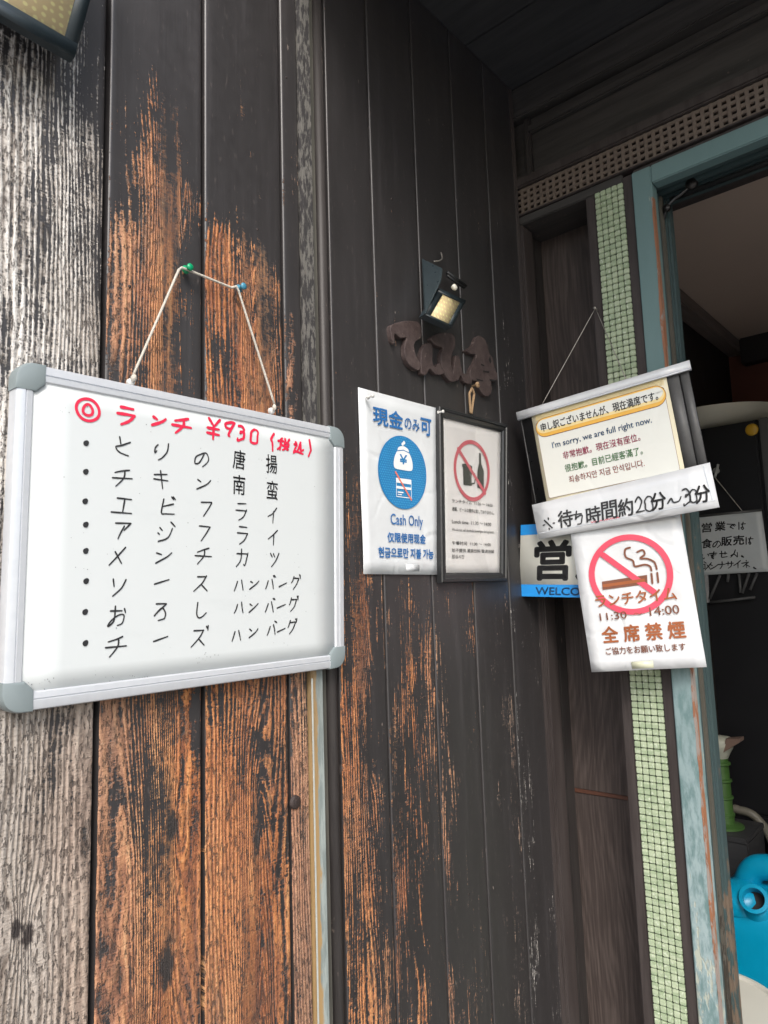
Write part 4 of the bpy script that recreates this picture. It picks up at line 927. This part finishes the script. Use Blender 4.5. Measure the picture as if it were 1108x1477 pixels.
ns.flat('lunch_time_print', [rowt(ns, npx, 398, 1046, 730, 1018, 'ランチタイム', .0215, .03)], I_ORA, np_, O4)
ns.flat('hours_print', [rowt(ns, npx, 415, 1112, 526, 1106, '11:30', .0130, .018), rowt(ns, npx, 555, 1102, 590, 1098, '〜', .004), rowt(ns, npx, 620, 1090, 742, 1082, '14:00', .0150, .018)], I_BRN, np_, O4)
ns.flat('no_smoking_print', [rowt(ns, npx, 425, 1190, 765, 1162, '全 席 禁 煙', .0290, .040)], I_ORA, np_, O1)
ns.flat('courtesy_print', [rowt(ns, npx, 440, 1254, 768, 1236, 'ご協力をお願い致します', .0128, .022)], I_BRN, np_, O1)
ns.slab('tape', M_TAPE, np_, .37, .945, .56, .99, off=.0012, th=.0002, nu=2, nv=2)

# ------------------------------------------------------------------ "we are full" hanging sign
XL2, XR2 = 1.224, 1.284
ss = Sheet(q5(72, 272, XL2), q5(785, 57, XR2), q5(908, 660, XR2), q5(163, 792, XL2))
sr = empty('full_house_sign', ss.pt(.5, .5), 'tilted hanging sign with gold banner saying sorry we are full in five languages', 'sign')
ss.slab('back_board', M_BLKB, sr, .012, .02, .985, .80, off=-.004, th=.003, nu=2, nv=2)
ss.slab('grey_side_panel', M_GRYB, sr, .868, .055, .930, .735, off=-.0032, th=.0006, nu=1, nv=2)
ss.slab('grey_side_panel', M_GRYB, sr, .938, .055, .983, .735, off=-.0032, th=.0006, nu=1, nv=2)
ss.slab('board_edge', M_GRYB, sr, .014, .06, .020, .74, off=-.0030, th=.001, nu=1, nv=2)
ss.slab('notice_sheet', M_YEL, sr, .085, .045, .868, .80, off=-.0020, th=.0006, wob=.0010)
def spx(x, y): return inv(ss, 720+x/2.8557, 500+y/2.8557)
P = [ss.rrect(.105, .125, .845, .715, .004)]
ss.flat('text_panel_print', P, M_WIN, sr, -.0006)
lt = [(.105+(.74)*math.cos(0)*0, 0)]
rp = ss.rrect(.105, .125, .845, .715, .004)[0]
ss.flat('panel_outline_print', ss.line(rp, .0006, True), I_BRN, sr, -.0004)
ss.flat('stripe_print', [x for k in range(9) for x in ss.line([(.11, .735+k*.009), (.85, .735+k*.009)], .0009)]+[x for k in range(6) for x in ss.line([(.11, .062+k*.009), (.85, .062+k*.009)], .0009)], I_GOLD2, sr, -.0004)['kind'] = 'stuff'
b0, b1 = spx(150, 335), spx(690, 200); bv = (b0[1]+b1[1])/2; bh = .0175/ss.h
ss.flat('banner_outline_print', [ss.rrect(b0[0], bv-bh-.008, b1[0], bv+bh+.008, .0195)], I_BRN, sr, -.0001)
ss.flat('banner_gold_print', [ss.rrect(b0[0]+.003, bv-bh-.004, b1[0]-.003, bv+bh+.004, .0182)], I_GOLD, sr, .0002)
ss.flat('banner_light_print', [ss.rrect(b0[0]+.008, bv-bh+.004, b1[0]-.008, bv+bh-.022, .0140)], I_GOLD2, sr, .0005)
ss.flat('banner_white_print', [ss.rrect(b0[0]+.014, bv-bh+.008, b1[0]-.014, bv+bh-.045, .0120)], M_WIN, sr, .0008)
sh = .0
ss.flat('banner_text_print', [rowt(ss, spx, 172, 328, 655, 208, '申し訳ございませんが、現在満席です。', .0175, .022)], I_BLK, sr, .0012)
ss.flat('english_print', [rowt(ss, spx, 218, 402, 630, 312, "I'm sorry, we are full right now.", .0155, .014)], I_NAVY, sr, .0002)
ss.flat('chinese_print', [rowt(ss, spx, 262, 440, 582, 380, '非常抱歉。現在沒有座位。', .0150, .010)], I_PINK, sr, .0002)
ss.flat('chinese_print', [rowt(ss, spx, 270, 495, 592, 434, '很抱歉。目前已經客滿了。', .0150, .010)], I_GREEN, sr, .0002)
ss.flat('korean_print', [rowt(ss, spx, 288, 546, 598, 480, '죄송하지만 지금 만석입니다.', .0135, .008)], I_BRICK, sr, .0002)
ss.slab('top_rail', M_PAPER2, sr, 0, 0, 1, .062, off=.0030, th=.009, nu=6, nv=2)
ss.slab('rail_lip', M_ALU, sr, .002, .052, .998, .066, off=.0042, th=.002, nu=6, nv=1)
st = Sheet(q5(135, 652, XL2-.004), q5(868, 477, XR2-.004), q5(908, 661, XR2-.004), q5(163, 793, XL2-.004))
st.slab('lower_strip', M_PAPER2, sr, off=.0, th=.004, nu=8, nv=4, wob=.0008)
st.flat('strip_ridge', st.line([(.01, .84), (.985, .84)], .0012)+st.line([(.965, .05), (.975, .84)], .001), M_ALU, sr, .0008)
def tpx(x, y): return inv(st, 720+x/2.8557, 500+y/2.8557)
P = []
for ch, x, y, k in [('※', 203, 728, .9), ('待', 272, 708, 1.1), ('ち', 325, 700, .95), ('時', 388, 692, 1.05), ('間', 453, 672, 1.1), ('約', 520, 662, 1.05), ('2', 576, 650, 1.1), ('0', 614, 644, .95), ('分', 655, 636, 1.0), ('~', 722, 628, 1.0), ('3', 772, 616, 1.0), ('0', 798, 612, .8), ('分', 836, 606, .95)]:
    u, v = tpx(x, y)
    if ch in '待時間約分':
        for q in ((0, 0), (.0011, 0), (0, .0011), (.0011, .0011)): P += [text(st, ch, u-.0125*k/st.w+q[0]/st.w, v-.0150*k/st.h+q[1]/st.h, u+.0125*k/st.w+q[0]/st.w, v+.0150*k/st.h+q[1]/st.h, 0, shear=.12)]
    else: P += stroke(st, ch, u, v, (.019 if ch in '2030' else .028)*k, .030*k, .0026, .02, .12, rot=-.0)
o = st.flat('handwritten_wait_time', P, M_INK, sr, .0014)
uw = [tpx(380+k*5, 724-k*.9+(2.5 if k % 2 else -2.5)) for k in range(24)]
st.flat('wavy_underline', st.line(uw, .0012), I_RED, sr, .0014)
# string from a nail on the wall down to both ends of the top rail
nl = pB(859, 445, XB-.012)
cord('hanging_string', [ss.pt(.155, .004, -.002), nl+Vector((0, 0, .001)), ss.pt(.66, .0, -.002)], .0008, M_METAL, 'thin grey string from a nail down to the tilted sorry sign', sr)
m = MB(); m.tube([Vector((XB+.003, nl.y, nl.z)), Vector((XB-.016, nl.y, nl.z))], .0013, 8); m.lathe((XB-.016, nl.y, nl.z), [(.003, 0), (.003, .001), (.0002, .0012)], 10, OUTB)
tag(m.build('nail', M_METAL, None, True, origin=nl), 'small nail in the dark frame carrying the sorry sign string', 'nail')

# ------------------------------------------------------------------ inside the doorway
def q3(x, y, X): return pB(960+x/6.716, 700+y/6.716, X)
XF = 2.44
a = pB(1098, 640, XF); b = pB(1060, 603, XF)
fy1 = a.y; ftop = pB(1050, 612, XF).z
fg = empty('tall_fridge', (XF+.2, fy1+.2, .02), 'tall black cabinet fridge inside the doorway behind the handwritten card', 'fridge')
M_FRG = plain('black_fridge_enamel', (.006, .006, .008), .45, .2, 5); M_STEEL = plain('grey_steel_side', (.12, .12, .12), .4, .2, 30, metal=.4)
MB().box(XF, IX-.06, fy1, fy1+.40, .08, ftop, .006).build('cabinet', M_FRG, fg)
MB().box(XF-.018, XF-.002, fy1+.006, fy1+.395, .75, ftop-.004, .005).build('door', M_FRG, fg)
MB().box(XF-.018, XF-.002, fy1+.006, fy1+.395, .10, .745, .005).build('door', M_FRG, fg)
MB().box(XF-.014, IX-.06, fy1-.030, fy1-.002, .08, ftop, .004).build('side_trim', M_STEEL, fg)
MB().box(XF+.02, IX-.08, fy1+.02, fy1+.38, .021, .079).build('plinth', M_GROOVE, fg)
mg = pB(1085, 620, XF-.019)
m = MB(); m.lathe(mg, [(.0185, 0), (.0195, .003), (.018, .007), (.012, .009), (.0002, .0095)], 24, OUTB)
tag(m.build('round_magnet', plain('yellow_magnet', (.62, .36, .03), .35), None, True, origin=mg), 'round yellow magnet near the top of the black fridge door', 'magnet')
# enamel tray on top of the fridge
M_TRAY = plain('offwhite_enamel', (.66, .64, .55), .4, .15, 10)
bc = pB(1052, 598, XF+.17); bw = .235
tc = Vector((XF+.17, fy1+.175, ftop))
m = MB(); m.lathe(tc, [(.0002, .006), (.13, .006), (.185, .030), (.215, .062), (.222, .063), (.222, .058), (.19, .022), (.135, .0), (.0002, .0)], 48)
autosmooth(tag(m.build('enamel_basin', M_TRAY, None, False, origin=tc), 'wide off-white enamel basin lying on top of the black fridge', 'basin'), 50)
m = MB(); m.obox(tc+Vector((-.02, -.02, .070)), Vector((1, 0, 0)), Vector((0, 1, 0)).normalized(), Vector((0, 0, 1)), .12, .10, .005, .001)
m.obox(tc+Vector((-.05, -.05, .083)), Vector((1, .3, .2)).normalized(), Vector((-.3, 1, 0)).normalized(), Vector((-.2, -.06, 1)).normalized(), .08, .07, .0015)
tag(m.build('folded_paper', plain('dull_paper', (.14, .12, .11), .8, .3, 20), None, origin=tc+Vector((0, 0, .065))), 'folded dull papers lying over the off-white basin', 'paper')
# handwritten card
cdx = Sheet(q3(235, 304, XF-.034), q3(930, 235, XF-.034), q3(1012, 834, XF-.034), q3(300, 874, XF-.034))
ck = empty('handwritten_card', cdx.pt(.5, .5), 'grey white card handwritten in black, hanging on the fridge inside the doorway', 'notice card')
cdx.slab('card', M_GREYP, ck, th=.002, wob=.001)
cdx.slab('top_clip', M_STEEL, ck, 0, -.01, 1, .028, off=.002, th=.004, nu=1, nv=1)
hand = [[('営', 400, 408), ('業', 530, 395), ('で', 635, 395), ('は', 740, 388)], [('食', 400, 562), ('の', 500, 565), ('販', 592, 540), ('売', 708, 530), ('は', 812, 532)], [('い', 385, 682), ('ま', 465, 672), ('せ', 562, 665), ('ん', 672, 655), ('。', 745, 660)],
        [('ゴ', 350, 780), ('メ', 420, 782), ('ン', 475, 782), ('ナ', 545, 770), ('サ', 625, 762), ('イ', 700, 762), ('ネ', 780, 758), ('。', 862, 770)]]
for rw in hand:
    for ch, x, y in rw:
        u, v = inv(cdx, 960+x/6.716, 700+y/6.716)
        if ch in '営業食販売':
            P = []
            for q in ((0, 0), (.0012, 0), (0, .0012), (.0012, .0012)): P.append(text(cdx, ch, u-.0155/cdx.w+q[0]/cdx.w, v-.0145/cdx.h+q[1]/cdx.h, u+.0155/cdx.w+q[0]/cdx.w, v+.0145/cdx.h+q[1]/cdx.h, 0, shear=.15))
        else: P = stroke(cdx, ch, u, v, .029, .025, .0030, .02, .1)
        cdx.flat('handwritten_character', P, M_INK, ck, .0016)
hk = q3(500, -60+30, XF-.021)
m = MB(); m.lathe(q3(495, -140, XF-.019), [(.010, 0), (.010, .006), (.0002, .007)], 14, OUTB); m.tube(catmull([q3(510, -200, XF-.026), q3(500, -150, XF-.036), q3(485, -100, XF-.040), q3(480, -80, XF-.034)], 4), .004, 8)
tag(m.build('magnet_hook', plain('white_plastic_hook', (.5, .5, .48), .4), None, True, origin=q3(495, -140, XF-.019)), 'white magnetic hook on the fridge carrying the card string', 'hook')
cord('hanging_string', [q3(485, -70, XF-.040), q3(745, 250, XF-.034)], .0012, M_CORD, 'thin pale string from the white hook down to the handwritten card', ck)
# wire rack under the card
rk = empty('wire_rack', q3(400, 1000, XF-.03), 'small wire rack with slanting grey bars under the handwritten card', 'rack')
MB().obox(q3(398, 1000, XF-.030), Vector((1, 0, 0)), (q3(395, 870, XF-.03)-q3(410, 1135, XF-.03)).normalized(), Vector((0, 1, 0)), .004, .045, .007, .001).build('upright', plain('white_rack_end', (.36, .36, .36), .5), rk)
M_BAR = plain('grey_rack_bar', (.10, .10, .10), .5, .3, 60)
for (x0, y0, x1, y1) in ((530, 870, 430, 1100), (612, 860, 602, 935), (712, 860, 730, 1040), (812, 850, 745, 1045), (890, 850, 820, 1015), (430, 1135, 868, 1085)):
    m = MB(); m.tube([q3(x0, y0, XF-.035), q3(x1, y1, XF-.040)], .0042, 8); m.build('bar', M_BAR, rk, True)
# green post with pale cap on a dark crate, hose
GX = 2.30
gt = pB(1036, 1062, GX); gb = pB(1046, 1192, GX).z
gp = empty('green_stand', (gt.x, gt.y, gb), 'green ribbed post with pale cap just inside the teal door jamb', 'stand')
M_GRN = plain('green_plastic', (.05, .12, .028), .45, .25, 30)
m = MB(); m.lathe((gt.x, gt.y, gb+.012), [(.026, 0), (.024, .05), (.022, gt.z-gb-.07)], 14)
for k in range(5): m.lathe((gt.x, gt.y, gb+.03+k*.048), [(.022, 0), (.028, .003), (.028, .009), (.022, .012)], 14)
autosmooth(m.build('post', M_GRN, gp), 40)
m = MB(); m.lathe((gt.x, gt.y, gt.z-.062), [(.022, 0), (.028, .012), (.038, .030), (.042, .046), (.034, .060), (.0002, .066)], 20); autosmooth(m.build('cap', plain('pale_cap', (.40, .41, .34), .5), gp), 60)
hd = Vector((.15, -1, .05)).normalized()
m = MB(); m.add([Vector((gt.x-.03, gt.y-.020, gt.z-.040))+v for v in (Vector((0, 0, 0)), Vector((.03, 0, 0)), Vector((.035, -.050, .036)), Vector((-.01, -.050, .036)), Vector((0, -.01, .040)), Vector((.03, -.01, .040)), Vector((.035, -.050, .046)), Vector((-.01, -.050, .046)))], [(0, 1, 2, 3), (7, 6, 5, 4), (0, 4, 5, 1), (1, 5, 6, 2), (2, 6, 7, 3), (3, 7, 4, 0)])
m.build('spout', plain('brownish_spout', (.22, .15, .12), .5), gp)
m = MB(); m.lathe((gt.x, gt.y, gb), [(.0002, 0), (.05, 0), (.05, .006), (.026, .012), (.024, .014)], 24); autosmooth(m.build('foot', M_GRN, gp), 40)
cr = empty('dark_box', (GX+.02, gt.y-.02, .02), 'dark wooden box under the green post in the shadow of the doorway', 'box')
cz = gb-.001; cy0, cy1 = gt.y-.075, min(.735, gt.y+.10)
for (x0, x1, y0, y1) in ((GX-.08, GX-.065, cy0, cy1), (GX+.085, GX+.10, cy0, cy1), (GX-.0645, GX+.0845, cy0, cy0+.015), (GX-.0645, GX+.0845, cy1-.015, cy1)):
    MB().box(x0, x1, y0, y1, .021, cz-.0155, .002).build('side_panel', M_SOFFIT, cr)
MB().box(GX-.082, GX+.102, cy0-.002, cy1, cz-.015, cz, .002).build('lid', M_SOFFIT, cr)
hp = [pB(1053, 1170, 2.42), pB(1068, 1169, 2.42), pB(1084, 1174, 2.42), pB(1098, 1187, 2.42), pB(1110, 1206, 2.40), pB(1122, 1240, 2.36), pB(1130, 1300, 2.3)]
hp = [Vector((2.425, hp[0].y+.12, hp[0].z-.30)), Vector((2.425, hp[0].y+.09, hp[0].z-.10))]+hp+[Vector((2.25, hp[-1].y-.02, .035)), Vector((2.15, hp[-1].y-.10, .033)), Vector((2.2, hp[-1].y-.30, .033))]
m = MB(); m.tube(catmull(hp, 5), .0125, 10)
tag(m.build('hose', plain('grey_hose', (.16, .15, .12), .5, .2, 50), None, True, origin=hp[0]), 'grey hose arching in the dark doorway above the blue jerrycan', 'hose')
# blue jerrycan: broad flat body, shoulder sloping to the front with the spout, moulded handle
XJ = 2.02
def jv(px, py, dx=0): return pB(px, py, XJ+dx)
zt = jv(1080, 1275, .09).z; y0_, y1_ = jv(1088, 1300).y-.21, jv(1050, 1300).y+.035
jr = empty('jerrycan', (XJ+.08, (y0_+y1_)/2, .02), 'bright blue plastic jerrycan with open round spout standing in the doorway', 'jerrycan')
M_JER = plain('blue_polyethylene', (.0, .27, .46), .35, .14, 14, .15, 60)
zs_ = jv(1088, 1326).z       # foot of the shoulder
cs_ = [(XJ, .02), (XJ, zs_-.05), (XJ+.004, zs_-.012), (XJ+.016, zs_+.016), (XJ+.046, zt-.022), (XJ+.066, zt-.006), (XJ+.10, zt), (XJ+.20, zt), (XJ+.235, zt-.02), (XJ+.245, zt-.07), (XJ+.245, .02)]
ny = 16; V = []; F = []
for j in range(ny+1):
    t_ = j/ny; yy = y0_+(y1_-y0_)*(.5-.5*math.cos(math.pi*t_)); e = (abs(2*t_-1))**7
    for (x, z) in cs_:
        cx_, cz_ = XJ+.12, (zt)/2+.01; V.append((cx_+(x-cx_)*(1-.30*e), yy, cz_+(z-cz_)*(1-.10*e) if z > .03 else .02))
n = len(cs_); F = [(j*n+i, j*n+(i+1) % n, (j+1)*n+(i+1) % n, (j+1)*n+i) for j in range(ny) for i in range(n)]+[tuple(range(n))[::-1], tuple(range(ny*n, ny*n+n))]
autosmooth(mesh('tank', V, F, M_JER, jr), 50)
m = MB(); m.lathe(Vector((XJ+.060, y1_-.050, zt-.040)), [(.060, 0), (.058, .028), (.044, .042), (.02, .048), (.0002, .049)], 28, Vector((-.25, .05, 1))); autosmooth(m.build('shoulder', M_JER, jr), 60)
ya = jv(1078, 1270, .1).y
m = MB(); m.tube(catmull([Vector((XJ+.11, ya+.010, zt-.02)), Vector((XJ+.11, ya-.008, zt+.022)), Vector((XJ+.11, ya-.035, zt+.042)), Vector((XJ+.11, ya-.09, zt+.046)), Vector((XJ+.11, ya-.15, zt+.040)), Vector((XJ+.11, ya-.175, zt-.02))], 6), .032, 18); m.build('handle', M_JER, jr, True)
nx_ = Vector((-.80, -.05, .60)).normalized(); spc = jv(1089, 1299, .012)
m = MB(); m.lathe(spc-nx_*.010, [(.048, -.03), (.037, .0), (.031, .005), (.030, .014), (.0345, .016), (.0345, .023), (.0255, .024), (.0250, -.004), (.0002, -.004)], 36, nx_); autosmooth(m.build('spout', M_JER, jr), 35)
m = MB(); m.lathe(spc-nx_*.0130, [(.0245, .0), (.0002, .0)], 24, nx_); m.build('spout_hole_shade', M_GROOVE, jr)  # near-black disc paints the shade inside the open spout
# pale lidded tub before it
XT = 1.62; tcx = pB(1020, 1439, XT); zt = tcx.z
tb_c = Vector((XT, min(tcx.y, .585), .02)); h_ = zt-.02
tb_ = empty('round_tub', tb_c, 'pale grey round tub with a flat lid on the floor before the blue jerrycan', 'tub')
M_TUB = plain('pale_grey_plastic_tub', (.50, .50, .45), .45, .06, 8)
m = MB(); m.lathe(tb_c, [(.0002, 0), (.118, 0), (.122, .008), (.138, h_-.03), (.138, h_-.022)], 56); autosmooth(m.build('bucket', M_TUB, tb_), 40)
m = MB(); m.lathe(tb_c, [(.140, h_-.026), (.1455, h_-.024), (.1465, h_-.006), (.143, h_-.001), (.134, h_), (.130, h_-.005), (.0002, h_-.005)], 64); autosmooth(m.build('lid', M_TUB, tb_), 40)
